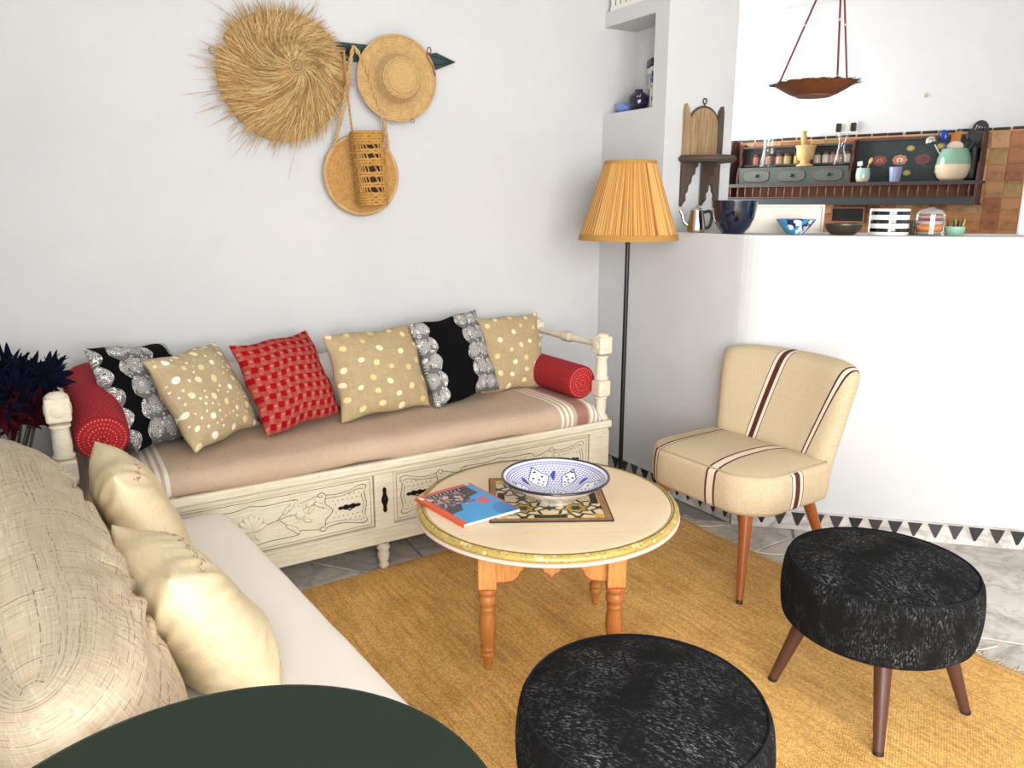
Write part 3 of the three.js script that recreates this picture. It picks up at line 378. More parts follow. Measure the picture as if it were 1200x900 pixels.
// ---------------------------------------------------------------- low white sofa
const SA = 0.082, sofaAt = (x, y, z) => { const c = Math.cos(SA), s = Math.sin(SA); return [0.445 + x * c + z * s, y, -2.55 - x * s + z * c]; };
{
  const t = thing('sofa', 'low white upholstered sofa base with a back board behind its cushions', 'sofa', [0.445, 0, -2.55], SA);
  part('base', uvBox(bx(-0.86, -0.02, 0.1, 0.27, 0.01, 1.44, 0.02), 1), fabric(0xd8d2c6), t);
  for (const [x, z] of [[-0.8, 0.08], [-0.08, 0.08], [-0.8, 1.38], [-0.08, 1.38]]) part('leg', at(lathe([[0, 0], [0.02, 0], [0.028, 0.1], [0, 0.1]], 16), x, 0, z), std(0x5b4634, 0.6), t);
  part('back_board', uvBox(bx(-0.86, -0.74, 0.27, 0.66, 0.01, 1.44, 0.03), 1), fabric(0xd8d2c6), t);
  const m = stuffed(30, (u, v) => 0.078 * Math.pow((1 - Math.pow(Math.abs(u), 16)) * (1 - Math.pow(Math.abs(v), 16)), 0.5), (u, v, d) => { const [x, , z] = [u * 0.375 - 0.37, 0, v * 0.735 + 0.735]; return sofaAt(x, 0.362 + d + (d > 0 ? 0.005 * (vnoise(u * 3, v * 5) - 0.5) - 0.006 * Math.exp(-Math.pow((v - 0.2) / 0.02, 2)) : 0), z).map((q) => q); });
  solo('seat_mattress', m, matte(0xf6eee2, { bumpMap: rep(T.linenB, 28, 28), bumpScale: 0.0007 }), 'plain white seat mattress in front of the cream back cushion', 'mattress');
  T.slub = canvasTex(1024, 1024, (g, w, h) => {
    g.fillStyle = '#d6c5aa'; g.fillRect(0, 0, w, h); seed = 52;
    for (let i = 0; i < 9000; i++) { g.fillStyle = ['rgba(150,122,92,0.22)', 'rgba(250,242,226,0.30)', 'rgba(190,165,132,0.25)'][i % 3]; if (rnd() < 0.5) g.fillRect(rnd() * w, rnd() * h, rr(20, 120), 1.6); else g.fillRect(rnd() * w, rnd() * h, 1.6, rr(20, 120)); }
    for (let k = 0; k < 150; k++) { const v = rnd() < 0.5, a = Math.floor(rnd() * 34) * 30 + rr(-6, 6); let p = rnd() * w; const n = Math.floor(rr(3, 14)); for (let i = 0; i < n; i++) { g.fillStyle = ['rgba(96,58,44,0.62)', 'rgba(120,84,62,0.5)', 'rgba(70,50,42,0.5)'][Math.floor(rnd() * 3)]; const l = rr(8, 34); v ? g.fillRect(a + rr(-1.5, 1.5), p, 2.2, l) : g.fillRect(p, a + rr(-1.5, 1.5), l, 2.2); p += l + rr(4, 26); } }
  });
  const folds = (u, v) => { let d = 0; for (const [a, b, s] of [[-0.42, 0.32, 0.9], [0.42, 0.15, 1.1]]) { const q = Math.hypot((u - a) * 1.9, v - b), an = Math.atan2(v - b, (u - a) * 1.9); d -= 0.05 * s * Math.exp(-q * q / 0.02); d += 0.012 * s * Math.exp(-q * q / 0.25) * Math.sin(an * 9 + q * 6) * sstep(0.02, 0.2, q); } return d + 0.018 * (vnoise(u * 4 + 2, v * 3) - 0.5) + 0.008 * (vnoise(u * 11 + 2, v * 8) - 0.5); };
  const bc = stuffed(90, (u, v) => 0.15 * Math.pow((1 - Math.pow(Math.abs(u), 5)) * (1 - Math.pow(Math.abs(v), 3.2)), 0.5), (u, v, d) => { const k = d > 0 ? folds(u, v) * (1 - Math.pow(Math.max(Math.abs(u), Math.abs(v)), 6)) : 0, h = v * 0.205; return sofaAt(-0.562 + (d + k) * 0.95 - h * 0.35, 0.592 + h * 0.95 + (d + k) * 0.3, 0.72 + u * 0.7); }, (u, v) => [u * 0.78, v * 0.3 + Math.sign(v) * 0.28 * Math.pow(Math.abs(v), 5) + 0.5]);
  solo('back_cushion', bc, std(0xffffff, 0.97, { map: T.slub, bumpMap: rep(T.linenB, 10, 10), bumpScale: 0.0012 }), 'long slubby oatmeal back cushion with tufted dimples on the white sofa', 'cushion');
  const emb = (sd, pal) => canvasTex(512, 512, (g, w, h) => { seed = sd; g.fillStyle = '#e0cfab'; g.fillRect(0, 0, w, h); for (let i = 0; i < 3000; i++) { g.fillStyle = rnd() < 0.5 ? 'rgba(170,140,95,0.10)' : 'rgba(255,248,230,0.12)'; if (rnd() < 0.5) g.fillRect(rnd() * w, rnd() * h, rr(10, 60), 1.4); else g.fillRect(rnd() * w, rnd() * h, 1.4, rr(10, 60)); } for (let i = 0; i < 330; i++) { const x = rr(50, 470), y = 66 + 6 * Math.sin(x / 9) + rr(-7, 7); g.fillStyle = pal[Math.floor(rnd() * pal.length)]; g.fillRect(x, y, rr(1.5, 4), rr(1.5, 3)); } });
  cushion('embroidered_pillow', 'cream pillow with red embroidery along its edge near the red bolster', pillowGeo(0.42, 0.38, 0.16, { sd: 12, wr: 0.01, plainBack: true }), cl(emb(3, ['#8c2340', '#a03a52', '#5d2040', '#b8848c'])), [0.165, 0.588, -2.17], [-22 * R_, 93 * R_, -3 * R_]);
  cushion('embroidered_pillow', 'cream pillow with multicoloured embroidery along its edge by the dark green table', pillowGeo(0.46, 0.37, 0.2, { sd: 13, wr: 0.012, plainBack: true }), cl(emb(5, ['#5b6a7a', '#96543f', '#b0903e', '#6b3d4c', '#4d5a3c'])), [0.2, 0.563, -1.60], [-28 * R_, 101 * R_, -7 * R_]);
}
// dark green round table in the foreground
{
  const t = thing('round_side_table', 'dark green round tabletop standing at the near end of the white sofa', 'table', [0.085, 0, -0.735]);
  part('tabletop', lathe([[0, 0.69], [0.28, 0.69], [0.318, 0.694], [0.325, 0.703], [0.325, 0.712], [0.321, 0.719], [0.314, 0.72], [0, 0.72]], 96), phys(0x1b291d, 0.5, { specularIntensity: 0.5, bumpMap: rep(T.plasterB, 1, 1), bumpScale: 0.0008 }), t);
  part('column', lathe([[0, 0.03], [0.03, 0.03], [0.022, 0.1], [0.02, 0.6], [0.05, 0.69], [0, 0.69]], 24), std(0x1e2a23, 0.5), t);
  part('foot', lathe([[0, 0], [0.2, 0], [0.2, 0.012], [0.05, 0.03], [0, 0.035]], 48), std(0x1e2a23, 0.5), t);
}
// ---------------------------------------------------------------- rug
T.rug = dataTex(1024, 1024, (x, y) => {
  const row = Math.sin(x / 1024 * Math.PI * 2 * 128), st = hash(x >> 3, (y + (x >> 3 & 1) * 4) >> 3), lines = vnoise(x / 3, y / 120, 341, 8), patch = fbm(x / 128, y / 128, 8, 3), l2 = vnoise(x / 9, y / 300, 113, 3);
  let c = mixc([0.885, 0.70, 0.405], [0.72, 0.525, 0.26], clamp(lines * 0.75 + (l2 - 0.5) * 0.4 + (patch - 0.45) * 0.7)); const k = 0.09 * row + 0.16 * (st - 0.5); return [c[0] + k, c[1] + k * 0.85, c[2] + k * 0.6];
});
T.rugB = dataTex(512, 512, (x, y) => 0.5 + 0.3 * Math.sin(x / 512 * Math.PI * 2 * 64) + 0.2 * Math.sin(y / 512 * Math.PI * 2 * 64 + (x >> 3 & 1) * Math.PI), false);
{
  const bl = [0.52, -2.625], br = [2.375, -2.70], fr = [2.455, 0.55], fl = [0.60, 0.62];
  const P = (u, v) => { const x = lerp(lerp(bl[0], br[0], u), lerp(fl[0], fr[0], u), v), z = lerp(lerp(bl[1], br[1], u), lerp(fl[1], fr[1], u), v); return [x, z]; };
  const t = thing('rug', 'golden straw coloured flat woven rug with a pale fringe under the coffee table', 'rug');
  const wav = (u, v) => 0.006 * Math.sin(v * 26) * (u > 0.5 ? 1 : 0.3) * Math.pow(Math.abs(u * 2 - 1), 8) + 0.004 * Math.sin(v * 71);
  part('woven_field', merge([grid(60, 90, (u, v) => { const [x, z] = P(u, v), e = Math.min(u, 1 - u, v, 1 - v), h = 0.009 + 0.002 * (vnoise(x * 4, z * 4) - 0.5); return [x + wav(u, v), e <= 0 ? 0.001 : h, z]; }, (u, v) => [u * 1.86 * 1.3, v * 3.2 * 1.3], true)]), std(0xffffff, 0.95, { map: T.rug, bumpMap: rep(T.rugB, 1.6, 1.6), bumpScale: 0.0025 }), t);
  seed = 99; const fr_ = [];
  for (let k = 0; k < 300; k++) { const v = 0.005 + k / 300 * 0.99, [x, z] = P(1, v), a = rr(-0.7, 0.7), l = rr(0.02, 0.055); fr_.push(tube([[x - 0.005 + wav(1, v), 0.006, z], [x + l * 0.5, 0.004, z + a * l * 0.4], [x + l, 0.003, z + a * l]], rr(0.0012, 0.002), 4, 4)); }
  part('fringe', merge(fr_), std(0xcdbb98, 0.95), t, 'pale cotton fringe').userData.kind = 'stuff';
  const lo = []; for (const [v, l, b] of [[0.13, 0.1, 0.3], [0.215, 0.09, -0.5], [0.225, 0.08, 0.6], [0.49, 0.1, 0.2], [0.5, 0.07, -0.6], [0.42, 0.12, -0.3], [0.3, 0.07, 0.5]]) { const [x, z] = P(1, v); lo.push(tube([[x, 0.006, z], [x + l * 0.4, 0.006, z + b * l], [x + l, 0.004, z + b * l * 1.6]], 0.0026, 12, 5)); }
  part('loose_threads', merge(lo), std(0xe2d5b8, 0.95), t).userData.kind = 'stuff';
}
// ---------------------------------------------------------------- coffee table
const CT = [1.305, 0.0085, -1.90], CA = -29.8 * R_;       // turned so that the apron runs along the inlay
{
  T.gilt = dataTex(512, 64, (x, y) => { const n = fbm(x / 16, y / 16, 32, 4), m = vnoise(x / 5, y / 3, 102, 21); let c = mixc([0.80, 0.70, 0.40], [0.66, 0.54, 0.24], clamp(n * 2 - 0.5)); c = mixc(c, [0.30, 0.28, 0.16], clamp((m + n - 1.27) * 5)); return mixc(c, [0.90, 0.84, 0.62], clamp((n - 0.5) * 4)); });
  T.tableTop = dataTex(512, 512, (x, y) => { const n = fbm(x / 100, y / 100, 5, 4), s = vnoise(x / 90, y / 3, 5, 170); let c = mixc([0.875, 0.785, 0.64], [0.90, 0.825, 0.70], clamp(n * 1.7 - 0.3)); c = mixc(c, [0.80, 0.70, 0.55], clamp((s - 0.6) * 0.6)); return vnoise(x / 3.3, y / 3.3, 155) > 0.972 ? mixc(c, [0.5, 0.37, 0.2], 0.6) : c; });
  const t = thing('coffee_table', 'round cream coffee table with gilded edge and orange turned wooden legs', 'table', CT, CA); const UPY = 0.0265;
  part('tabletop', uvScale(lathe([[0, 0.43], [0.39, 0.43], [0.392, 0.4315], [0.392, 0.4435], [0.388, 0.4475], [0.386, 0.45], [0.36, 0.4505], [0, 0.4505]], 120), (x, y, z) => [x * 1.2, z * 1.2]), std(0xffffff, 0.42, { map: T.tableTop }), t).position.y = UPY;
  part('gilt_edge', lathe([[0.39, 0.4265], [0.405, 0.427], [0.412, 0.4325], [0.413, 0.439], [0.408, 0.4455], [0.3985, 0.449], [0.39, 0.449]], 120), std(0xffffff, 0.36, { map: rep(T.gilt, 5, 1), metalness: 0.25 }), t, 'worn gold painted edge').position.y = UPY;
  part('painted_line', at(new THREE.TorusGeometry(0.3975, 0.0012, 5, 120), 0, 0.4496, 0, Math.PI / 2), std(0x4b4128, 0.6), t).position.y = UPY;
  part('lower_lip', lathe([[0.37, 0.416], [0.408, 0.416], [0.416, 0.419], [0.416, 0.4245], [0.408, 0.4275], [0.37, 0.4275]], 120), std(0xd9c5b4, 0.55), t).position.y = UPY;
  const om = std(0xffffff, 0.42, { map: rep(T.orangeWood, 3, 2) }), om2 = std(0xe4cdb0, 0.45, { map: rep(T.orangeWood, 3, 2) }), redM = std(0xb5442a, 0.5), s = 0.1925;
  const turned = lathe([[0, 0], [0.008, 0], [0.011, 0.012], [0.013, 0.03], [0.019, 0.045], [0.0225, 0.052], [0.0225, 0.06], [0.016, 0.066], [0.023, 0.07], [0.023, 0.078], [0.017, 0.083], [0.021, 0.1], [0.026, 0.13], [0.027, 0.155], [0.024, 0.185], [0.02, 0.2], [0.0245, 0.204], [0.0245, 0.212], [0.018, 0.217], [0.026, 0.225], [0.0285, 0.235], [0.026, 0.246], [0.02, 0.252], [0.024, 0.256], [0.0285, 0.262], [0.0285, 0.27], [0.024, 0.278], [0.026, 0.29]], 24);
  for (const [x, z] of [[-s, s], [s, s], [s, -s], [-s, -s]]) {
    const l = part('leg', uvScale(turned.clone(), (a, b, c) => [Math.atan2(a, c) * 0.03, b]), om2, t); l.position.set(x, 0, z);
    part('leg_block', uvBox(bx(-0.028, 0.028, 0.279, 0.445, -0.028, 0.028, 0.004)), om, l); part('red_line', merge([bx(-0.0287, 0.0287, 0.278, 0.2815, -0.0287, 0.0287)]), redM, l);
  }
  // shaped aprons with a red outline
  const half = [[-s + 0.026, 0.318], [-s + 0.05, 0.318], [-s + 0.075, 0.322], [-s + 0.092, 0.336], [-s + 0.098, 0.352], [-s + 0.108, 0.356], [-s + 0.108, 0.366], [-s + 0.122, 0.37], [-s + 0.126, 0.384], [-s + 0.138, 0.396], [-0.046, 0.397], [-0.044, 0.384], [-0.03, 0.376], [-0.022, 0.362], [-0.008, 0.356]];
  for (const q of half) q[1] -= q[0] > -0.06 ? 0.036 : 0.022;
  const prof = [...half, [0, 0.306], ...half.slice().reverse().map(([x, y]) => [-x, y])], outline = [[-s + 0.02, 0.445], ...prof, [s - 0.02, 0.445]];
  for (let k = 0; k < 4; k++) { const a = part('apron', at(uvBox(ext(outline, 0.018, 0.002).translate(0, 0, s - 0.006)), 0, 0, 0, 0, k * Math.PI / 2), om, t); part('red_line', at(new THREE.TubeGeometry(new THREE.CatmullRomCurve3(prof.map(([x, y]) => V(x, y, s + 0.0118)), false, 'catmullrom', 0.1), 120, 0.0014, 5), 0, 0, 0, 0, k * Math.PI / 2), redM, a); }
  // inlaid tile panel
  T.inlay = canvasTex(512, 512, (g, w, h) => {
    g.fillStyle = '#d9c49c'; g.fillRect(0, 0, w, h); const star = (x, y, r, c, n = 8, q = 0.62, rot = 0) => { g.fillStyle = c; g.beginPath(); for (let i = 0; i < n * 2; i++) { const a = i / (n * 2) * Math.PI * 2 + rot, R = i & 1 ? r * q : r; i ? g.lineTo(x + Math.cos(a) * R, y + Math.sin(a) * R) : g.moveTo(x + Math.cos(a) * R, y + Math.sin(a) * R); } g.closePath(); g.fill(); };
    for (let j = 0; j < 2; j++) for (let i = 0; i < 2; i++) { const x = 128 + i * 256, y = 128 + j * 256; star(x, y, 140, '#1b1715'); star(x, y, 112, '#d8c7a1'); star(x, y, 78, '#2c2a22', 8, 0.7, 0.2); star(x, y, 62, '#a98a3e', 8, 0.7, 0.2); star(x, y, 34, '#2a3326', 6, 0.6); }
    for (let j = 0; j < 3; j++) for (let i = 0; i < 3; i++) { star(i * 256, j * 256, 74, '#c99a33', 4, 0.6, 0.78); star(i * 256, j * 256, 42, '#e0b75a', 4, 0.6); star(i * 256, j * 256 + 128, 36, '#1b1715', 4, 0.5); star(i * 256 + 128, j * 256, 36, '#1b1715', 4, 0.5); }
  });
  const p = part('inlay_panel', uvScale(bx(-0.163, 0.163, 0.4495, 0.4535, -0.163, 0.163), (x, y, z) => [(x + 0.163) / 0.326, (z + 0.163) / 0.326]), std(0xffffff, 0.4, { map: T.inlay }), t, 'black and gold star patterned tile panel'); p.position.y = UPY;
  const wm = std(0xffe6cf, 0.6, { map: rep(T.oldWood, 4, 4) }), bk = std(0x1c1815, 0.6), I = 0.162, O = 0.182, O2 = 0.185;
  for (let k = 0; k < 4; k++) { part('panel_border', at(uvBox(bx(-O, I, 0.4495, 0.455, I, O, 0.001)), 0, 0, 0, 0, k * Math.PI / 2), wm, p); part('edge_strip', at(bx(-O2, O, 0.4495, 0.4553, O, O2), 0, 0, 0, 0, k * Math.PI / 2), bk, p); part('black_tile', at(bx(-0.05, 0.05, 0.452, 0.4545, I - 0.026, I - 0.004, 0.001), 0, 0, 0, 0, k * Math.PI / 2), bk, p); }
}
// painted bowl
{
  T.bowl = canvasTex(1024, 512, (g, w, h) => {          // x runs round the bowl, y from rim (top) to centre
    g.fillStyle = '#e9e9ee'; g.fillRect(0, 0, w, h); const nv = '#2b318c', md = '#5f66b4';
    g.fillStyle = '#8f93cc'; g.fillRect(0, 40, w, 24); g.fillStyle = '#e9e9ee'; for (let i = 0; i < 96; i++) { g.beginPath(); g.arc((i + 0.5) / 96 * w, 52, 4.2, 0, 7); g.fill(); }
    g.fillStyle = nv; g.fillRect(0, 36, w, 3); g.fillRect(0, 66, w, 3);
    for (let j = 0; j < 19; j++) { const n = Math.round(lerp(78, 30, j / 19)); for (let i = 0; i < n; i++) { const x = (i + 0.5 * (j & 1)) / n * w, y = 82 + j * 18; g.fillStyle = md; g.beginPath(); g.ellipse(x, y, 5.2 * (1 + j / 24), 5.6, 0, 0, 7); g.fill(); } }
    for (let k = 0; k < 6; k++) {                      // white leaf-shaped fields
      const x = (k + 0.5) / 6 * w, big = k % 2 === 0, W = big ? 62 : 40; g.beginPath(); g.moveTo(x, big ? 78 : 96); g.quadraticCurveTo(x + W * 0.4, 150, x + W, 190); g.quadraticCurveTo(x + W * 0.8, 280, x + 12, 330); g.lineTo(x - 12, 330); g.quadraticCurveTo(x - W * 0.8, 280, x - W, 190); g.quadraticCurveTo(x - W * 0.4, 150, x, big ? 78 : 96); g.closePath(); g.fillStyle = '#f1f1f4'; g.fill(); g.strokeStyle = nv; g.lineWidth = 5; g.stroke();
      g.fillStyle = '#1b1f5c'; for (const [a, b] of [[0, 130], [-26, 190], [26, 190], [0, 220], [-20, 255], [20, 255], [0, 290]]) { g.beginPath(); g.ellipse(x + a * W / 62, b, 8, 9, 0, 0, 7); g.fill(); }
    }
    for (let k = 0; k < 6; k++) { const x = k / 6 * w; g.fillStyle = '#3a41a4'; g.beginPath(); g.moveTo(x - 8, 130); g.quadraticCurveTo(x + 30, 170, x, 240); g.quadraticCurveTo(x - 14, 190, x - 8, 130); g.fill(); }
    g.fillStyle = '#e9e9ee'; g.fillRect(0, 395, w, 117); g.fillStyle = nv; g.fillRect(0, 395, w, 6); for (let i = 0; i < 12; i++) { g.fillRect(i / 12 * w, 420, 40, 40); }
  });
  T.bowl.flipY = true;
  const t = thing('painted_bowl', 'wide white ceramic bowl painted inside with blue leaves and a dark rim', 'bowl', [1.322, 0.4887, -1.88], 0.5);
  part('bowl_body', lathe([[0, 0.004], [0.052, 0.004], [0.054, 0], [0.062, 0], [0.064, 0.006], [0.075, 0.016], [0.105, 0.033], [0.14, 0.055], [0.165, 0.076], [0.169, 0.08], [0.166, 0.081]], 80), phys(0xe9e3da, 0.18, { clearcoat: 0.6, clearcoatRoughness: 0.1 }), t);
  const ip = [[0.168, 0.0815], [0.16, 0.077], [0.15, 0.069], [0.135, 0.058], [0.115, 0.045], [0.09, 0.031], [0.06, 0.021], [0.03, 0.016], [0, 0.015]];
  const ig = lathe(ip, 80); { const uv = ig.attributes.uv, p = ig.attributes.position; for (let i = 0; i < uv.count; i++) uv.setY(i, Math.hypot(p.getX(i), p.getZ(i)) / 0.168); }
  part('painted_inside', ig, phys(0xffffff, 0.16, { map: T.bowl, clearcoat: 0.6, clearcoatRoughness: 0.1, side: THREE.DoubleSide }), t, 'blue and white painted inside');
  part('rim', at(new THREE.TorusGeometry(0.1675, 0.0042, 10, 96), 0, 0.0795, 0, Math.PI / 2), phys(0x15172c, 0.2, { clearcoat: 0.6 }), t, 'dark blue rim');
}
// magazine
{
  T.mag = canvasTex(512, 640, (g, w, h) => {           // top of the page at the top of the canvas
    g.fillStyle = '#3a9ad6'; g.fillRect(0, 0, w, h); seed = 64;
    g.fillStyle = '#3d3a3c'; g.beginPath(); g.moveTo(40, 40); g.lineTo(440, 40); g.lineTo(440, 210); g.lineTo(330, 240); g.lineTo(300, 330); g.lineTo(210, 300); g.lineTo(150, 420); g.lineTo(40, 440); g.fill();
    for (let i = 0; i < 150; i++) { g.fillStyle = ['#c99a86', '#7c5d55', '#2b2728', '#d9b9a4', '#a07f95', '#5c5f66'][Math.floor(rnd() * 6)]; g.beginPath(); g.ellipse(rr(40, 330), rr(50, 330), rr(6, 30), rr(4, 14), rnd() * 3, 0, 7); g.fill(); }
    g.fillStyle = '#d2586c'; g.beginPath(); g.moveTo(330, 330); g.lineTo(420, 270); g.lineTo(440, 380); g.lineTo(350, 420); g.fill(); g.fillStyle = '#2f82c4'; g.beginPath(); g.ellipse(430, 560, 90, 120, 0.4, 0, 7); g.fill();
    g.fillStyle = '#141314'; g.fillRect(60, 52, 330, 40); g.fillStyle = '#efeae4'; for (let i = 0; i < 9; i++) { g.save(); g.translate(80 + i * 34, 56); g.rotate(rr(-0.3, 0.3)); g.fillRect(0, 0, 7, 30); g.restore(); }
    g.fillStyle = '#d9532c'; g.fillRect(0, 0, 40, h); g.fillRect(0, 0, w, 36); g.fillRect(w - 14, 0, 14, h); g.fillStyle = '#f0e3da'; g.fillRect(6, 20, 28, 60); g.fillRect(w - 60, 6, 40, 22);
  });
  // corner A spine/top, B top right, C bottom right, D spine/bottom
  const A = [0.942, -2.107], B = [1.153, -2.137], C = [1.176, -1.855], D = [0.973, -1.840], t = thing('magazine', 'orange edged magazine with a blue cover lying on the coffee table', 'magazine', [0, 0.4862, 0]);
  const sheet = (y, inset) => grid(8, 8, (u, v) => { const x = lerp(lerp(A[0], B[0], u), lerp(D[0], C[0], u), v), z = lerp(lerp(A[1], B[1], u), lerp(D[1], C[1], u), v); return [x, y + 0.002 * Math.sin(u * Math.PI) * 0.6, z]; }, (u, v) => [u, 1 - v], true);
  part('cover', sheet(0.0098, 0), std(0xffffff, 0.3, { map: T.mag, side: THREE.DoubleSide }), t);
  const outl = [A, B, C, D]; part('pages', flat(outl.map(([x, z]) => [lerp(x, 1.061, 0.012), lerp(z, -1.985, 0.008)]), 0.0012, 0.0094), std(0xe9e4dc, 0.8), t);
  part('back_cover', flat(outl, 0, 0.001), std(0xc94d2a, 0.4), t);
  part('spine', flat([[A[0] - 0.002, A[1]], [A[0] + 0.0005, A[1]], [D[0] + 0.0005, D[1]], [D[0] - 0.002, D[1]]], 0, 0.0098), std(0xd9532c, 0.4), t);
}
// ---------------------------------------------------------------- pole lamp
{
  const t = thing('floor_lamp', 'black pole lamp with a pleated straw coloured shade beside the daybed', 'lamp', [2.315, 0, -2.745]);
  part('base', lathe([[0, 0], [0.13, 0], [0.135, 0.006], [0.13, 0.016], [0.03, 0.024], [0.014, 0.04], [0, 0.04]], 48), M.black, t);
  part('pole', merge([at(new THREE.CylinderGeometry(0.0105, 0.0105, 1.42, 20), 0, 0.73, 0), at(new THREE.CylinderGeometry(0.014, 0.014, 0.02, 20), 0, 0.05, 0)]), M.black, t);
  const y0 = 1.247, y1 = 1.588, r0 = 0.222, r1 = 0.112, N = 150;
  T.raffia = dataTex(1024, 128, (x, y) => { const n = vnoise(x / 3.2, y / 200, 320, 1), m = vnoise(x / 1.3, y / 60, 787, 2), k = clamp(n * 1.1 + (m - 0.5) * 0.7); return mixc([0.93, 0.75, 0.44], [0.66, 0.43, 0.18], Math.pow(k, 2.6) * 1.2); });
  part('shade', grid(N * 6, 6, (u, v) => { const a = u * Math.PI * 2, w = 0.5 + 0.5 * Math.sin(u * N * Math.PI * 2), r = lerp(r0, r1, v) + (w - 0.5) * lerp(0.006, 0.003, v); return [Math.cos(a) * r, lerp(y0 + 0.0015 * vnoise(u * 150, 2), y1, v), Math.sin(a) * r]; }, (u, v) => [u * 3, v]), phys(0xffffff, 0.85, { map: T.raffia, side: THREE.DoubleSide, transmission: 0.25, thickness: 0 }), t, 'pleated straw shade');
  const bm = std(0xb98a45, 0.9, { map: rep(T.linen, 8, 1) });
  part('shade_trim', lathe([[r0 - 0.006 + 0.01, y0 - 0.002], [r0 + 0.005, y0 - 0.002], [r0 + 0.005 - 0.0075, y0 + 0.024], [r0 - 0.0015, y0 + 0.024]], 120), bm, t); part('shade_trim', lathe([[r1 + 0.004, y1 - 0.012], [r1 + 0.0065, y1 - 0.012], [r1 + 0.003, y1 + 0.002], [r1, y1 + 0.002]], 90), bm, t);
  part('shade_frame', merge([0, 1, 2].map((k) => rod([0, 1.45, 0], [Math.cos(k * 2.09) * 0.108, y1 - 0.005, Math.sin(k * 2.09) * 0.108], 0.0018, 0.0018, 6))), M.metalDark, t);
  part('bulb', at(lathe([[0, 0], [0.013, 0], [0.015, 0.02], [0.028, 0.05], [0.03, 0.065], [0.024, 0.085], [0, 0.096]], 24), 0, 1.44, 0), phys(0xf4f0e8, 0.2), t);
}
// ---------------------------------------------------------------- upholstered shapes on a plan outline
function outlineRR(w, d, rc, n = 14) { const o = []; const cs = [[w / 2, d / 2, rc[0], 0], [-w / 2, d / 2, rc[1], 1], [-w / 2, -d / 2, rc[2], 2], [w / 2, -d / 2, rc[3], 3]]; for (const [x, z, r, q] of cs) for (let i = 0; i <= n; i++) { const a = (q + i / n) * Math.PI / 2; o.push([x - Math.sign(x) * r + Math.cos(a) * r, z - Math.sign(z) * r + Math.sin(a) * r]); } return o; }
function dense(o, n) { const L = [0]; for (let i = 1; i <= o.length; i++) { const a = o[i - 1], b = o[i % o.length]; L.push(L[i - 1] + Math.hypot(a[0] - b[0], a[1] - b[1])); } const out = [], T_ = L[o.length]; let k = 0; for (let i = 0; i < n; i++) { const s = i / n * T_; while (L[k + 1] < s) k++; const t = (s - L[k]) / (L[k + 1] - L[k] || 1), a = o[k], b = o[(k + 1) % o.length]; out.push([lerp(a[0], b[0], t), lerp(a[1], b[1], t), s]); } out.total = T_; return out; }
function upholster(o, y0, y1, { bulge = 0.006, dome = 0.02, edge = 0.014, uvTop, uvSide }) {
  const n = o.length, at_ = (i) => o[i % n];
  const ins = (i, k) => { const [x, z] = at_(i), [a, b] = at_(i + n - 1), [c, d] = at_(i + 1), tx = c - a, tz = d - b, l = Math.hypot(tx, tz) || 1; return [x + tz / l * k, z - tx / l * k]; };   // outline pushed outwards by k
  const side = grid(n, 16, (u, v) => { const i = Math.round(u * n), e = Math.min(v, 1 - v), k = bulge * Math.sin(v * Math.PI) - edge * 0.7 * Math.pow(1 - clamp(e / 0.09), 2), [x, z] = ins(i, k); return [x, lerp(y0, y1, v), z]; }, (u, v) => uvSide(u * o.total, lerp(y0, y1, v)), true);
  const top = grid(n, 16, (u, v) => { const i = Math.round(u * n), q = 1 - v, [x, z] = ins(i, -edge * 0.7), f = q; return [x * f, y1 + dome * Math.pow(1 - Math.pow(f, 2.6), 0.8), z * f]; }, (u, v) => { const i = Math.round(u * n), [x, z] = at_(i); return uvTop(x * (1 - v), z * (1 - v)); }, true);
  const bot = grid(n, 2, (u, v) => { const [x, z] = ins(Math.round(u * n), -edge * 0.7), f = 1 - v; return [x * f, y0, z * f]; }, null, false);
  const seam = tube(o.filter((_, i) => i % 2 === 0).map((_, i) => { const [x, z] = ins(i * 2, -edge * 0.55); return [x, y1 + 0.001, z]; }), 0.0032, n, 6, true);
  return { side, top, bot, seam };
}
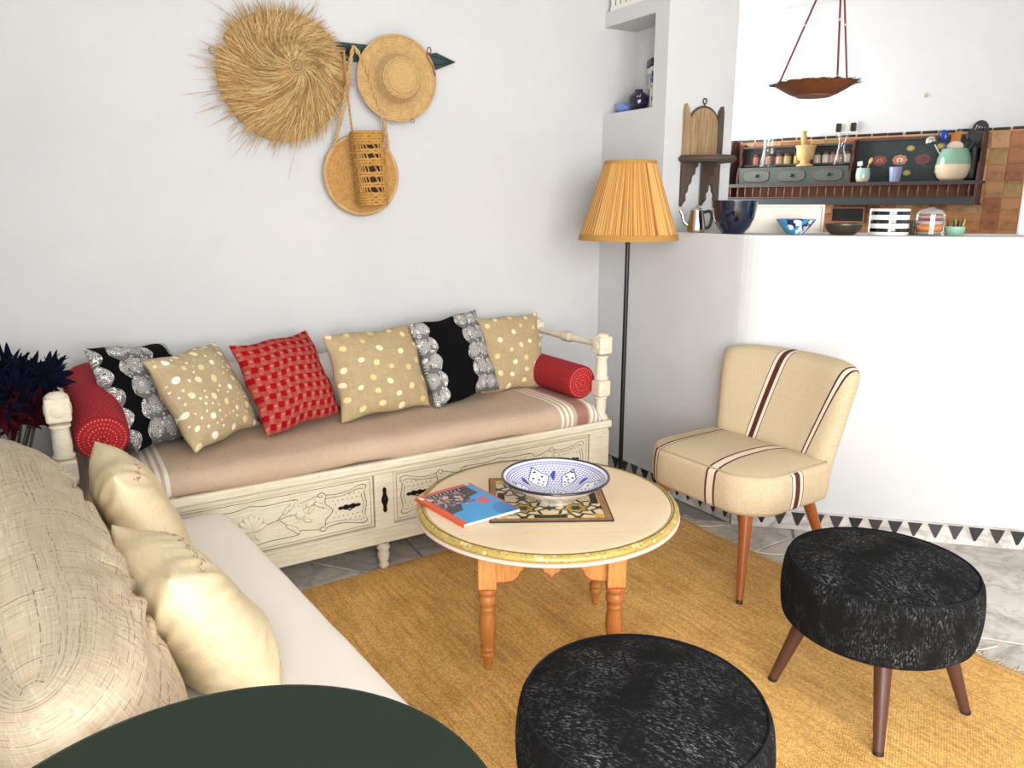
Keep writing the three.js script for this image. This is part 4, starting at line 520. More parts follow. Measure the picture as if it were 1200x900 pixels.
// ---------------------------------------------------------------- striped slipper chair, facing -x, turned a little
{
  const CX = 2.222, CZ = -1.96, t = thing('slipper_chair', 'cream slipper chair with brown and white stripes on tapered wooden legs', 'chair', [CX, 0, CZ], 0.035);
  const stripes = (list, wM, sd) => dataTex(1024, 128, (x, y) => { const X = x / 1024 * wM, n = linenNoise(x * 2, y * 2, 2048, 256) * 0.13; let c = [0.775, 0.70, 0.575]; for (const [a, w, col] of list) if (Math.abs(X - a) < w / 2) c = hex(col); return [c[0] + n, c[1] + n, c[2] + n]; });
  const br = 0x4f2118, wh = 0xe3d3bd, dk = 0x3d2420, set = (c, w) => [[c, w * 2.6, wh], [c - w * 1.15, 0.004, dk], [c + w * 1.15, 0.004, dk], [c, w, br]];
  // texture coordinate: (z - (CZ - 0.4)) / 0.8 across the chair
  const U = (z) => (z + 0.4) / 0.8;
  T.chSeat = stripes([[0.4 - 0.2, 0.024, wh], [0.4 - 0.21, 0.013, br], [0.4 - 0.19, 0.005, dk], [0.4 + 0.085, 0.036, wh], [0.4 + 0.065, 0.009, br], [0.4 + 0.103, 0.009, br]], 0.8);
  T.chBack = stripes([...set(0.4 - 0.077, 0.024), [0.4 + 0.213, 0.02, wh], [0.4 + 0.203, 0.007, dk], [0.4 + 0.224, 0.006, dk]], 0.8);
  const seatO = dense(outlineRR(0.44, 0.57, [0.05, 0.15, 0.13, 0.05]), 160);
  const fm = (map) => std(0xffffff, 0.95, { map, bumpMap: rep(T.linenB, 8, 8), bumpScale: 0.0007 });
  // perimeter position of the side stripe group: on the near side of the seat
  T.chBox = stripes(set(1.0, 0.027).map(([a, w, c]) => [a, w, c]).concat([[1.3, 0.001, br]]), 2.0);
  const s = upholster(seatO, 0.322, 0.468, { bulge: 0.008, dome: 0.026, edge: 0.016, uvTop: (x, z) => [U(z), x * 10], uvSide: (q, y) => [q / 2, y] });
  // boxing: across the front the stripes of the top run down; on the near side a group of its own
  const boxUV = s.side.attributes.uv, bp = s.side.attributes.position;
  const front = [], near = []; void front; void near;
  for (let i = 0; i < boxUV.count; i++) { const x = bp.getX(i), z = bp.getZ(i); if (z > 0.235 || z < -0.25) boxUV.setXY(i, (1.0 + (x + 0.0)) / 2 * 0.5 + 0.5, bp.getY(i) * 14); else boxUV.setXY(i, U(z) * 0.5, bp.getY(i) * 14); }
  const both = dataTex(2048, 64, (x, y) => { const src = x < 1024 ? T.chSeat : T.chBox, xx = x < 1024 ? x : x - 1024, d = src.image.data, k = ((y % 128) * 1024 + xx) * 4; return [d[k] / 255, d[k + 1] / 255, d[k + 2] / 255]; });
  part('seat_top', at(s.top, 0, 0, 0), fm(T.chSeat), t); part('seat_boxing', s.side, fm(both), t); part('seat_base', s.bot, std(0x2a2420, 0.9), t); part('piping', s.seam, fabric(0xcbb58f), t);
  // curved back
  const bw = (v) => lerp(0.262, 0.305, sstep(-1, 1, v));
  const backG = stuffed(44, (u, v) => 0.05 * Math.pow((1 - Math.pow(Math.abs(u), 9)) * (1 - Math.pow(Math.abs(v), 14)), 0.42), (u, v, d) => {
    const h = lerp(0.33, 0.83, (v + 1) / 2), lean = 0.20 + 0.115 * Math.pow((v + 1) / 2, 1.1), z = u * bw(v), c = -0.075 * Math.pow(Math.abs(u), 2.2) * (0.55 + 0.45 * (v + 1) / 2), yy = h - 0.03 * Math.pow(Math.abs(u), 6) * sstep(0.3, 1, v);
    return [lean + c - d * (1 + 0.25 * (1 - u * u)) + 0.035, yy, z - d * 0.25 * u];
  }, (u, v, sd) => [U(u * 0.29 - 0.052 * v), (v + 1) * 2.5]);
  part('backrest', backG, fm(T.chBack), t);
  const lm = std(0xffffff, 0.35, { map: rep(T.chairWood, 2, 2) });
  for (const [tx, tz, bx_, bz] of [[-0.155, 0.2, -0.222, 0.25], [-0.155, -0.2, -0.222, -0.25], [0.19, 0.19, 0.305, 0.245], [0.19, -0.125, 0.29, -0.17]]) { const gy = bx_ < 0 ? 0.009 : 0, l = part('leg', rod([bx_, gy + 0.012, bz], [tx, 0.335, tz], 0.0125, 0.025, 18), lm, t); part('foot_tip', rod([bx_ - (tx - bx_) * 0.04, gy, bz - (tz - bz) * 0.04], [bx_, gy + 0.014, bz], 0.0125, 0.0128, 18), std(0x3a1d10, 0.5), l); }
}
// ---------------------------------------------------------------- black stools
{
  T.denim = dataTex(1024, 1024, (x, y) => {             // black warp with pale slub threads showing through
    const tx = x >> 2, off = Math.floor(hash(tx, 91) * 40), len = 7 + Math.floor(hash(tx, 17) * 8), v = hash(tx, Math.floor((y + off) / len)), f = hash(x >> 1, y >> 1), p = fbm(x / 110, y / 110, 9, 3), q = vnoise(x / 24, y / 60, 42, 17);
    const k = Math.pow(v, 3.2) * clamp((p + q * 0.35 - 0.32) * 1.7) * (0.45 + 0.8 * f), gap = (x & 3) === 0 ? 0.62 : 1, b = (0.07 + 0.04 * f + 0.44 * k) * gap; return [b, b, b * 1.02];
  });
  const dm = matte(0xffffff, { map: rep(T.denim, 1.5, 1.5), bumpMap: rep(T.linenB, 16, 16), bumpScale: 0.0009 }), lm = std(0xffffff, 0.4, { map: rep(T.darkWood, 2, 2) });
  const build = (label, pos, ry) => {
    const t = thing('stool', label, 'stool', pos, ry, 'round black stools'), o = []; for (let i = 0; i < 120; i++) { const a = i / 120 * Math.PI * 2; o.push([Math.cos(a) * 0.25, Math.sin(a) * 0.25]); }
    const s = upholster(dense(o, 120), 0.24, 0.418, { bulge: 0.009, dome: 0.03, edge: 0.016, uvTop: (x, z) => [x, z], uvSide: (q, y) => [q, y] });
    part('seat_top', s.top, dm, t); part('seat_side', s.side, dm, t); part('seam', s.seam, matte(0x1d1d20), t); part('seat_base', s.bot, std(0x161414, 0.9), t);
    for (let k = 0; k < 4; k++) { const a = k * Math.PI / 2 + 0.86, c = Math.cos(a), q = Math.sin(a); const l = part('leg', rod([c * 0.255, 0.01, q * 0.255], [c * 0.175, 0.243, q * 0.175], 0.0135, 0.024, 18), lm, t); part('foot_tip', rod([c * 0.258, 0, q * 0.258], [c * 0.255, 0.011, q * 0.255], 0.0138, 0.0138, 18), std(0x241512, 0.6), l); }
    return t;
  };
  build('round black flecked stool standing apart near the striped chair', [1.91, 0.009, -1.135], 0);
  build('round black flecked stool between the coffee table and the dark green table', [0.942, 0.009, -1.02], 0.5);
}
// ---------------------------------------------------------------- hats and bags on the wall
T.straw = dataTex(512, 256, (x, y) => { const d = Math.sin((x + (y >> 4 & 1 ? y : -y)) / 512 * Math.PI * 2 * 64), n = fbm(x / 32, y / 32, 16, 3), m = vnoise(x / 2, y / 6, 256, 42); return mixc([0.80, 0.68, 0.475], [0.615, 0.475, 0.29], clamp(0.4 - d * 0.22 + (n - 0.5) * 0.9 + (m - 0.5) * 0.5)); });
const strawM = std(0xffffff, 0.85, { map: rep(T.straw, 4, 1) }), strawPale = std(0xf1e4c8, 0.85, { map: rep(T.straw, 5, 2) }), WALLZ = -3.252;
{
  const t = thing('wall_rack', 'dark green carved wooden peg rack with pointed end on the white wall', 'rack', [0, 0, WALLZ]);
  const gm = std(0x1f3b39, 0.5, { bumpMap: rep(T.plasterB, 3, 3), bumpScale: 0.004 }), y = 2.012;
  part('board', ext([[0.72, y], [0.8, y + 0.036], [1.56, y + 0.036], [1.585, y + 0.03], [1.61, y + 0.036], [1.705, y + 0.005], [1.61, y - 0.034], [1.585, y - 0.028], [1.56, y - 0.034], [0.8, y - 0.034]], 0.02, 0.004), gm, t);
  const cv = []; for (let k = 0; k < 7; k++) { const x = 0.86 + k * 0.11; cv.push(tube([[x - 0.04, y - 0.018, 0.02], [x, y + 0.02, 0.021], [x + 0.04, y - 0.018, 0.02]], 0.003, 12, 5)); } cv.push(tube([[1.59, y + 0.02, 0.02], [1.64, y + 0.012, 0.021], [1.685, y + 0.003, 0.02]], 0.0032, 10, 5), tube([[1.59, y - 0.018, 0.02], [1.64, y - 0.01, 0.021], [1.685, y + 0.003, 0.02]], 0.0032, 10, 5));
  part('carving', merge(cv), gm, t);
  for (const x of [1.2, 1.42]) part('peg', merge([rod([x, y - 0.005, 0.015], [x, y + 0.012, 0.07], 0.007, 0.008, 10), at(new THREE.SphereGeometry(0.011, 12, 8), x, y + 0.013, 0.072)]), gm, t);
}
{
  const cx = 0.925, cy = 1.895, t = thing('palm_leaf_hat', 'large shaggy palm leaf hat with frayed fringe hanging on the green rack', 'hat', [cx, cy, WALLZ + 0.012]);
  const ox = 0.035, oy = 0.028;                        // the crown sits a little off centre
  const hz = (x, y) => { const r = Math.hypot(x - ox, y - oy); return 0.03 + 0.075 * Math.exp(-Math.pow(r / 0.1, 4)) + 0.004 * Math.sin(r * 260); };
  const R = (a) => 0.246 * (1 + 0.03 * Math.sin(a * 2 + 0.6) + 0.025 * Math.sin(a * 3) - 0.10 * Math.exp(-Math.pow((a - 2.75) / 0.1, 2)));
  part('brim', merge([grid(120, 30, (u, v) => { const a = u * Math.PI * 2, r = R(a) * v, x = Math.cos(a) * r, y = Math.sin(a) * r; return [x, y, hz(x, y)]; }, (u, v) => [u * 3, v * 3], true), grid(120, 1, (u, v) => { const a = u * Math.PI * 2, r = R(a), x = Math.cos(a) * r, y = Math.sin(a) * r; return [x, y, v ? hz(x, y) : 0.012]; }, (u, v) => [u * 3, v * 0.1])]), std(0xe6d6b6, 0.9, { map: rep(T.straw, 2, 2), side: THREE.DoubleSide }), t);
  seed = 123; const sets = [[], [], [], []];
  const ribbon = (pts, w) => { const pos = [], idx = []; for (let i = 0; i < pts.length; i++) { const a = pts[Math.max(0, i - 1)], b = pts[Math.min(pts.length - 1, i + 1)], dx = b[0] - a[0], dy = b[1] - a[1], l = Math.hypot(dx, dy) || 1, k = w * (i === pts.length - 1 ? 0.15 : 1 - 0.3 * i / pts.length); pos.push(pts[i][0] - dy / l * k, pts[i][1] + dx / l * k, pts[i][2], pts[i][0] + dy / l * k, pts[i][1] - dx / l * k, pts[i][2]); if (i) { const q = i * 2; idx.push(q - 2, q - 1, q, q - 1, q + 1, q); } } const g = new THREE.BufferGeometry(); g.setAttribute('position', new THREE.Float32BufferAttribute(pos, 3)); g.setIndex(idx); g.computeVertexNormals(); return g; };
  const blade = (r0, a0, len, sw, w, lift, k) => { const pts = []; for (let i = 0; i <= 6; i++) { const s = i / 6, r = r0 + len * s, a = a0 + sw * s * (1 - 0.35 * s), x = ox * (1 - r / 0.3) + Math.cos(a) * r, y = oy * (1 - r / 0.3) + Math.sin(a) * r; pts.push([x, y, Math.max(0.004, (r < 0.25 ? hz(x, y) : 0.03 * Math.max(0, 1 - (r - 0.25) * 8)) + 0.003 + lift * Math.sin(s * 2.6) * (r < 0.25 ? 1 : 0.5))]); } sets[k].push(ribbon(pts, w)); };
  for (let i = 0; i < 2000; i++) { const q = Math.pow(rnd(), 0.8); blade(0.02 + 0.17 * q, rnd() * 6.283, rr(0.05, 0.11), -rr(0.35, 0.9) * (1 - q * 0.5), rr(0.0006, 0.0014), rr(0.001, 0.012), Math.floor(rnd() * 3)); }
  for (let i = 0; i < 420; i++) { const a = rnd() * 6.283; blade(R(a) * 0.78, a, rr(0.06, 0.10), -rr(0.05, 0.35), rr(0.0007, 0.0014), rr(0, 0.012), Math.floor(rnd() * 3)); }
  for (let i = 0; i < 90; i++) { const a = rr(0.9, 4.9); blade(R(a) * 0.85, a, rr(0.08, 0.14) + (rnd() < 0.1 ? 0.05 : 0), -rr(-0.1, 0.3), rr(0.0006, 0.0011), rr(0, 0.02), 3); }
  ['#cdb27c', '#b4935a', '#957142', '#a5865a'].forEach((c, k) => { part('straw_blades', merge(sets[k]), std(c, 0.85, { side: THREE.DoubleSide }), t).userData.kind = 'stuff'; });
  { const sp = []; for (let i = 0; i <= 200; i++) { const a = i / 200 * Math.PI * 2 * 5, r = 0.004 + 0.05 * i / 200; sp.push([ox + Math.cos(a) * r, oy + Math.sin(a) * r, hz(ox + Math.cos(a) * r, oy + Math.sin(a) * r) + 0.002 + 0.0012 * Math.sin(i * 1.9)]); } part('crown_braid', tube(sp, 0.0042, 600, 5), std(0xad9264, 0.85), t); }
  part('hanging_loop', at(new THREE.TorusGeometry(0.012, 0.0016, 6, 20), -0.258, 0.07, 0.02), std(0x6a5a52, 0.7), t);
}
function coil(profile, n = 1) { return profile; }
{
  const t = thing('straw_hat', 'round straw hat with coiled crown hanging on the end of the green rack', 'hat', [1.392, 1.915, WALLZ + 0.075]); t.rotation.set(0.06, -0.12, -0.25, 'YXZ');
  const p = []; const key = [[0, 0.098], [0.03, 0.098], [0.06, 0.091], [0.079, 0.074], [0.09, 0.047], [0.1, 0.022], [0.112, 0.008], [0.128, 0.003], [0.15, 0.006], [0.168, 0.012]];
  for (let i = 0; i <= 150; i++) { const s = i / 150 * (key.length - 1), k = Math.min(key.length - 2, Math.floor(s)), f = s - k; p.push([Math.max(0, lerp(key[k][0], key[k + 1][0], f)), lerp(key[k][1], key[k + 1][1], f) + 0.0014 * Math.sin(i * 0.9)]); }
  part('crown_and_brim', at(merge([lathe(p, 90), lathe(p.slice(60).map(([r, y]) => [r, y - 0.004]), 90)]), 0, 0, 0, Math.PI / 2), std(0xffffff, 0.85, { map: rep(T.straw, 8, 4), side: THREE.DoubleSide }), t);
  const sp = []; for (let i = 0; i <= 260; i++) { const a = i / 260 * Math.PI * 2 * 6.5, r = 0.066 * i / 260; sp.push([Math.cos(a) * r, Math.sin(a) * r, 0.0985 - 6 * Math.pow(r, 2.4)]); }
  part('spiral_seam', tube(sp, 0.0022, 520, 5), std(0xc6a468, 0.85), t);
  part('rim_braid', at(new THREE.TorusGeometry(0.168, 0.0045, 6, 90), 0, 0, 0.011), strawM, t);
  part('chin_cord', merge([tube([[0.155, 0.06, 0.02], [0.13, 0.09, 0.035], [0.1, 0.12, 0.03], [0.095, 0.15, 0.02], [0.105, 0.165, 0.01], [0.115, 0.15, 0.012], [0.105, 0.13, 0.02]], 0.0022, 40, 6), at(new THREE.TorusGeometry(0.008, 0.0014, 6, 18), 0.1, -0.145, 0.02)]), std(0x7a3a3a, 0.8), t, 'thin red chin cord');
}
function rope(pts, r, seg, tw = 40) { const c = curve(pts), out = []; for (const ph of [0, Math.PI]) { const q = []; const fr = c.computeFrenetFrames(seg); for (let i = 0; i <= seg; i++) { const p = c.getPointAt(i / seg), a = i / seg * tw + ph; q.push(p.clone().addScaledVector(fr.normals[i], Math.cos(a) * r * 0.55).addScaledVector(fr.binormals[i], Math.sin(a) * r * 0.55)); } out.push(tube(q, r * 0.7, seg * 2, 5)); } return merge(out); }
{
  const t = thing('round_straw_bag', 'flat round coiled straw bag with long straps below the straw hat', 'bag', [1.232, 1.522, WALLZ + 0.03]);
  const p = [[0, 0.022]]; for (let i = 1; i <= 120; i++) { const r = 0.162 * i / 120; p.push([r, 0.022 - 0.01 * Math.pow(i / 120, 3) + 0.0022 * Math.abs(Math.sin(i * 0.27)) ]); } p.push([0.164, 0.004], [0.16, -0.006], [0, -0.012]);
  part('bag_body', at(lathe(p, 80), 0, 0, 0, Math.PI / 2), std(0xf0d9b8, 0.85, { map: rep(T.straw, 10, 2) }), t);
  part('rim_braid', at(new THREE.TorusGeometry(0.16, 0.0085, 8, 100), 0, 0, 0.012), strawM, t);
  part('strap', rope([[-0.118, 0.11, 0.02], [-0.105, 0.16, 0.025], [-0.075, 0.28, 0.04], [-0.045, 0.42, 0.045], [-0.03, 0.495, 0.05]], 0.0075, 60, 44), strawM, t); part('strap', rope([[0.118, 0.11, 0.02], [0.112, 0.16, 0.03], [0.085, 0.27, 0.035], [0.03, 0.42, 0.04], [-0.02, 0.497, 0.05], [-0.03, 0.495, 0.05]], 0.0075, 60, 44), strawM, t);
}
{
  const t = thing('woven_bottle_basket', 'small golden woven bottle basket with open slits hanging in front of the round bag', 'basket', [1.248, 1.398, WALLZ + 0.118]); t.rotation.z = 0.06;
  const gm = std(0xf4dca6, 0.8, { map: rep(T.straw, 3, 1) }), W = 0.062, D = 0.042;
  const pt = (a, k = 1) => { const c = Math.cos(a), s = Math.sin(a), e = 0.55; return [Math.sign(c) * Math.pow(Math.abs(c), e) * W * k, Math.sign(s) * Math.pow(Math.abs(s), e) * D * k]; };
  const ring = (y, k, ph) => { const pts = []; for (let i = 0; i < 72; i++) { const a = i / 72 * Math.PI * 2, [x, z] = pt(a, k * (1 + 0.03 * Math.sin(a * 26 + ph))); pts.push([x, y + 0.0022 * Math.cos(a * 26 + ph), z]); } return tube(pts, 0.0066, 110, 5, true); };
  const bands = [[0.0, 0.05], [0.072, 0.09], [0.114, 0.13], [0.158, 0.184], [0.206, 0.222], [0.243, 0.285]];
  for (const [a, b] of bands) { const g = []; for (let y = a; y <= b + 0.001; y += 0.0105) g.push(ring(y + 0.006, 1 - 0.10 * (1 - y / 0.285), y * 900)); part('woven_band', merge(g), gm, t); }
  const st = []; for (let b = 0; b < bands.length - 1; b++) for (let i = 0; i < 26; i++) { const a = i / 26 * Math.PI * 2, y0 = bands[b][1] + 0.004, y1 = bands[b + 1][0] + 0.008, [x0, z0] = pt(a, 0.95), [x1, z1] = pt(a + 0.12, 0.97); st.push(rod([x0, y0, z0], [x1, y1, z1], 0.0032, 0.0032, 5)); }
  part('slit_strands', merge(st), gm, t); part('bottom', at(new THREE.CylinderGeometry(1, 1, 0.006, 30), 0, 0.004, 0, 0, 0, 0, [W * 0.86, 1, D * 0.86]), gm, t);
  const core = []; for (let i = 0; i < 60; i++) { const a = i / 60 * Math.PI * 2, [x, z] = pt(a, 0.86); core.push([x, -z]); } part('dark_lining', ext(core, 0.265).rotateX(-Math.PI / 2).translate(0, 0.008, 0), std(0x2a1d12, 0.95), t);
  part('cord', merge([rope([[-0.055, 0.28, -0.01], [-0.052, 0.38, -0.03], [-0.05, 0.52, -0.035], [-0.046, 0.612, -0.04]], 0.004, 60, 60)]), gm, t);
}
// ---------------------------------------------------------------- potted plant with dark blooms
{
  const PX = -0.205, PZ = -2.86, t = thing('potted_plant', 'potted plant with dark blue and burgundy strap petalled blooms left of the daybed', 'plant', [PX, 0, PZ]);
  part('pot', lathe([[0, 0], [0.1, 0], [0.1, 0.02], [0.035, 0.05], [0.03, 0.28], [0.06, 0.33], [0.11, 0.40], [0.138, 0.50], [0.148, 0.535], [0.152, 0.545], [0.146, 0.547], [0.132, 0.52], [0.1, 0.50], [0, 0.495]], 48), std(0x16150f, 0.45), t);
  seed = 17; const heads = [[-0.05, 0.76, 0.05, 0], [0.05, 0.77, 0.05, 0], [0.14, 0.78, 0.0, 0], [0.06, 0.70, 0.10, 1], [0.15, 0.70, 0.07, 1], [-0.03, 0.69, 0.10, 1], [0.19, 0.785, 0.03, 0], [0.10, 0.75, 0.09, 0], [0.1, 0.79, -0.08, 0], [0.17, 0.725, -0.06, 1], [0.1, 0.67, 0.03, 1], [0.0, 0.73, 0.12, 0]];
  const stem = std(0x4c4639, 0.8), cols = [matte(0x0b0f22, { side: THREE.DoubleSide }), matte(0x3d0c18, { side: THREE.DoubleSide })];
  const petal = () => { const g = grid(2, 6, (u, v) => { const w = 0.0095 * Math.sin(Math.PI * (0.1 + 0.86 * v)); return [(u - 0.5) * 2 * w, v * 0.085, 0.012 * Math.sin(v * 2) + 0.003 * Math.abs(u - 0.5)]; }); return g; };
  for (const [x, y_, z, k] of heads) { const y = y_ + 0.075;
    const ps = [], hd = V(x, y, z); for (let i = 0; i < 80; i++) { const d = V(rr(-1, 1), rr(-0.75, 1), rr(-1, 1)).normalize(), g = at(petal(), 0, 0, 0, 0, rnd() * 6, 0, rr(0.75, 1.2)); g.applyQuaternion(new THREE.Quaternion().setFromUnitVectors(V(0, 1, 0), d)); g.translate(hd.x, hd.y, hd.z); ps.push(g); }
    const s = part('stem', tube([[x * 0.35, 0.495, z * 0.35], [x * 0.6, 0.6, z * 0.7], [x, y, z]], 0.0055, 10, 6), stem, t); const b = part('bloom', merge(ps), cols[k], s, k ? 'burgundy bloom' : 'dark blue bloom'); b.userData.kind = 'stuff';
  }
}
// ---------------------------------------------------------------- niche in the pillar
solo('blue_ornament', merge([at(new THREE.SphereGeometry(0.038, 20, 14), 0, 0.028, 0, 0, 0, 0.1, [0.9, 0.72, 1.1]), at(new THREE.ConeGeometry(0.026, 0.06, 14), 0, 0.04, -0.045, -1.1), at(new THREE.SphereGeometry(0.02, 14, 10), 0, 0.022, 0.045), at(new THREE.CylinderGeometry(0.022, 0.028, 0.008, 18), 0, 0.004, 0)]), phys(0x6f86c6, 0.25, { clearcoat: 0.5 }), 'small pale blue glazed ornament in the pillar niche', 'ornament', [2.615, 1.846, -3.17]);
{
  const t = thing('round_jug', 'round dark blue jug with an orange splash on the shoulder in the niche', 'jug', [2.605, 1.845, -3.045]);
  part('body', lathe([[0, 0], [0.03, 0], [0.045, 0.02], [0.052, 0.045], [0.046, 0.07], [0.03, 0.085], [0.02, 0.09], [0.022, 0.1], [0.018, 0.1], [0, 0.08]], 36), phys(0x121634, 0.2, { clearcoat: 0.6 }), t);
  seed = 2; const sp = []; for (let i = 0; i < 9; i++) { const a = -1.2 + i * 0.28; sp.push(at(new THREE.SphereGeometry(1, 8, 6), Math.sin(a) * -0.042, 0.068 + rr(-0.012, 0.006), Math.cos(a) * 0.042, -0.7, 0, 0, [0.005, 0.012, 0.003])); } part('glaze_splash', at(merge(sp), 0, 0, 0, 0, -0.9), std(0xe0a888, 0.4), t, 'pale orange splash');
}
{
  T.canister = canvasTex(256, 256, (g, w, h) => { g.fillStyle = '#d8d6cf'; g.fillRect(0, 0, w, h); g.fillStyle = '#3c4675'; seed = 8; for (let i = 0; i < 40; i++) { g.beginPath(); g.ellipse(rnd() * w, 40 + rnd() * 180, rr(6, 18), rr(5, 26), rnd() * 3, 0, 7); g.fill(); } });
  const t = thing('patterned_canister', 'tall white canister with blue motifs and black lid behind the blue jug', 'canister', [2.672, 1.845, -2.985], -0.5);
  part('body', bx(-0.045, 0.045, 0, 0.2, -0.045, 0.045, 0.008), std(0xffffff, 0.35, { map: T.canister }), t); part('lid', bx(-0.048, 0.048, 0.2, 0.235, -0.048, 0.048, 0.006), std(0x23262a, 0.4), t);
}
{
  const t = thing('slatted_crate', 'white crate with dark gaps between slats on the shelf above the niche', 'crate', [2.635, 2.321, -3.1]);
  part('inside', bx(-0.06, 0.06, 0.02, 0.2, -0.12, 0.12), std(0x4a4548, 0.9), t); part('rail', bx(-0.075, 0.075, 0, 0.025, -0.13, 0.13, 0.004), M.white, t); part('rail', bx(-0.075, 0.075, 0.2, 0.225, -0.13, 0.13, 0.004), M.white, t);
  for (let k = 0; k < 7; k++) part('slat', bx(-0.072, -0.06, 0.025, 0.2, -0.126 + k * 0.0378, -0.126 + k * 0.0378 + 0.022, 0.002), M.white, t);
}
// carved little wall shelf on the pillar
{
  const om = std(0xffffff, 0.75, { map: rep(T.oldWood, 3, 2) }), dm = std(0xffffff, 0.7, { map: rep(T.oldDark, 3, 2) }), Z = -2.79;
  const t = thing('carved_wall_shelf', 'old carved wooden wall shelf with arched back and scalloped bracket on the pillar', 'shelf', [0, 0, Z]);
  const x0 = 2.658, x1 = 2.908, cx = (x0 + x1) / 2; const arch = []; for (let i = 0; i <= 20; i++) { const a = Math.PI - i / 20 * Math.PI; arch.push([cx + Math.cos(a) * 0.092, 1.762 + Math.sin(a) * 0.084]); }
  part('back_panel', uvBox(ext([[cx - 0.095, 1.6], ...arch, [cx + 0.095, 1.6]], 0.016, 0.003).translate(0, 0, 0.002)), om, t);
  part('arch_moulding', tube([...arch.map(([x, y]) => [cx + (x - cx) * 1.05, 1.762 + (y - 1.762) * 1.05, 0.014])], 0.005, 50, 6), dm, t);
  for (const s of [-1, 1]) { const e = s < 0 ? x0 : x1; part('side_post', uvBox(ext([[e, 1.60], [e, 1.83], [e - s * 0.006, 1.858], [e - s * 0.022, 1.838], [e - s * 0.034, 1.79], [e - s * 0.036, 1.60]].map(([x, y]) => [x, y]).sort(() => 0), 0.024, 0.003)), s < 0 ? om : dm, t); }
  const half = []; for (let i = 0; i <= 24; i++) { const a = Math.PI - i / 24 * Math.PI; half.push([cx + Math.cos(a) * 0.137, 0.01 + Math.sin(a) * 0.165]); }
  part('shelf_board', flat([[x0 - 0.005, 0], ...half.map(([x, z]) => [x, z]), [x1 + 0.005, 0]].reverse(), 1.596, 1.626), dm, t); part('shelf_moulding', tube(half.map(([x, z]) => [x, 1.61, z]), 0.011, 60, 8), dm, t);
  const scal = (s) => { const p = [[0, 0], [0.11, 0], [0.108, -0.02], [0.092, -0.03], [0.09, -0.055], [0.07, -0.068], [0.066, -0.095], [0.048, -0.11], [0.044, -0.135], [0.03, -0.15], [0.034, -0.175], [0.018, -0.19], [0.006, -0.205], [0, -0.20]]; return p; };
  const b0 = ext(scal(), 0.016, 0.002);
  part('bracket', at(b0.clone(), cx + 0.012, 1.6, 0.012, 0, -Math.PI / 2, 0), dm, t);                       // middle bracket, reaching into the room
  for (const s of [-1, 1]) part('side_skirt', at(ext(scal().map(([x, y]) => [x * 0.95, y * 1.02]).map(([x, y]) => [s * x, y]).slice()[s > 0 ? 'slice' : 'reverse'](), 0.016, 0.002), s < 0 ? x1 : x0, 1.6, 0.0), dm, t);
  part('hanging_eye', merge([at(new THREE.TorusGeometry(0.012, 0.0025, 8, 20), cx + 0.004, 1.876, 0.01), rod([cx + 0.004, 1.845, 0.01], [cx + 0.004, 1.866, 0.01], 0.0028, 0.0028, 8)]), M.metalDark, t);
}
// ---------------------------------------------------------------- things on the ledge
const silver = std(0xcfc8bd, 0.16, { metalness: 1 });
{
  const t = thing('teapot', 'small polished silver teapot with dark handle beside the dark blue bowl', 'teapot', [2.567, LEDGE, -2.575], -0.6);
  part('body', lathe([[0, 0], [0.036, 0], [0.04, 0.006], [0.042, 0.02], [0.038, 0.05], [0.031, 0.085], [0.028, 0.098], [0.03, 0.1], [0, 0.102]], 36), silver, t);
  part('lid', at(lathe([[0.029, 0.1], [0.02, 0.108], [0.006, 0.112], [0.007, 0.12], [0, 0.124]], 24), 0, 0, 0), silver, t);
  part('spout', merge([tube([[-0.035, 0.03, 0], [-0.055, 0.05, 0], [-0.064, 0.08, 0], [-0.074, 0.098, 0]], 0.008, 24, 10)]), silver, t); part('handle', tube([[0.032, 0.09, 0], [0.058, 0.094, 0], [0.068, 0.07, 0], [0.06, 0.03, 0], [0.04, 0.018, 0]], 0.007, 30, 8), std(0x17120f, 0.4), t);
}
solo('large_bowl', lathe([[0, 0.006], [0.036, 0.006], [0.038, 0], [0.046, 0], [0.05, 0.008], [0.07, 0.03], [0.086, 0.065], [0.095, 0.11], [0.098, 0.138], [0.1, 0.141], [0.096, 0.142], [0.091, 0.11], [0.08, 0.065], [0.06, 0.03], [0, 0.016]], 64), phys(0x04122e, 0.1, { clearcoat: 0.8, clearcoatRoughness: 0.05 }), 'large glossy dark blue bowl on the ledge under the carved wall shelf', 'bowl', L(-0.075, LEDGE, 0.15));
{
  const t = thing('white_tray', 'pale rectangular tray standing upright behind the blue glass bowl', 'tray', L(0.125, LEDGE, 0.31), LA); const tm = std(0xd8d3c6, 0.5);
  part('panel', bx(-0.2, 0.185, 0.002, 0.122, -0.008, 0.0, 0.002), tm, t); part('rim', bx(-0.2, 0.185, 0.114, 0.124, -0.008, 0.012, 0.002), tm, t); part('rim', bx(-0.2, 0.185, 0, 0.01, -0.008, 0.012, 0.002), tm, t); part('rim', bx(-0.205, -0.195, 0, 0.124, -0.008, 0.012, 0.002), tm, t); part('rim', bx(0.18, 0.19, 0, 0.124, -0.008, 0.012, 0.002), tm, t);
}
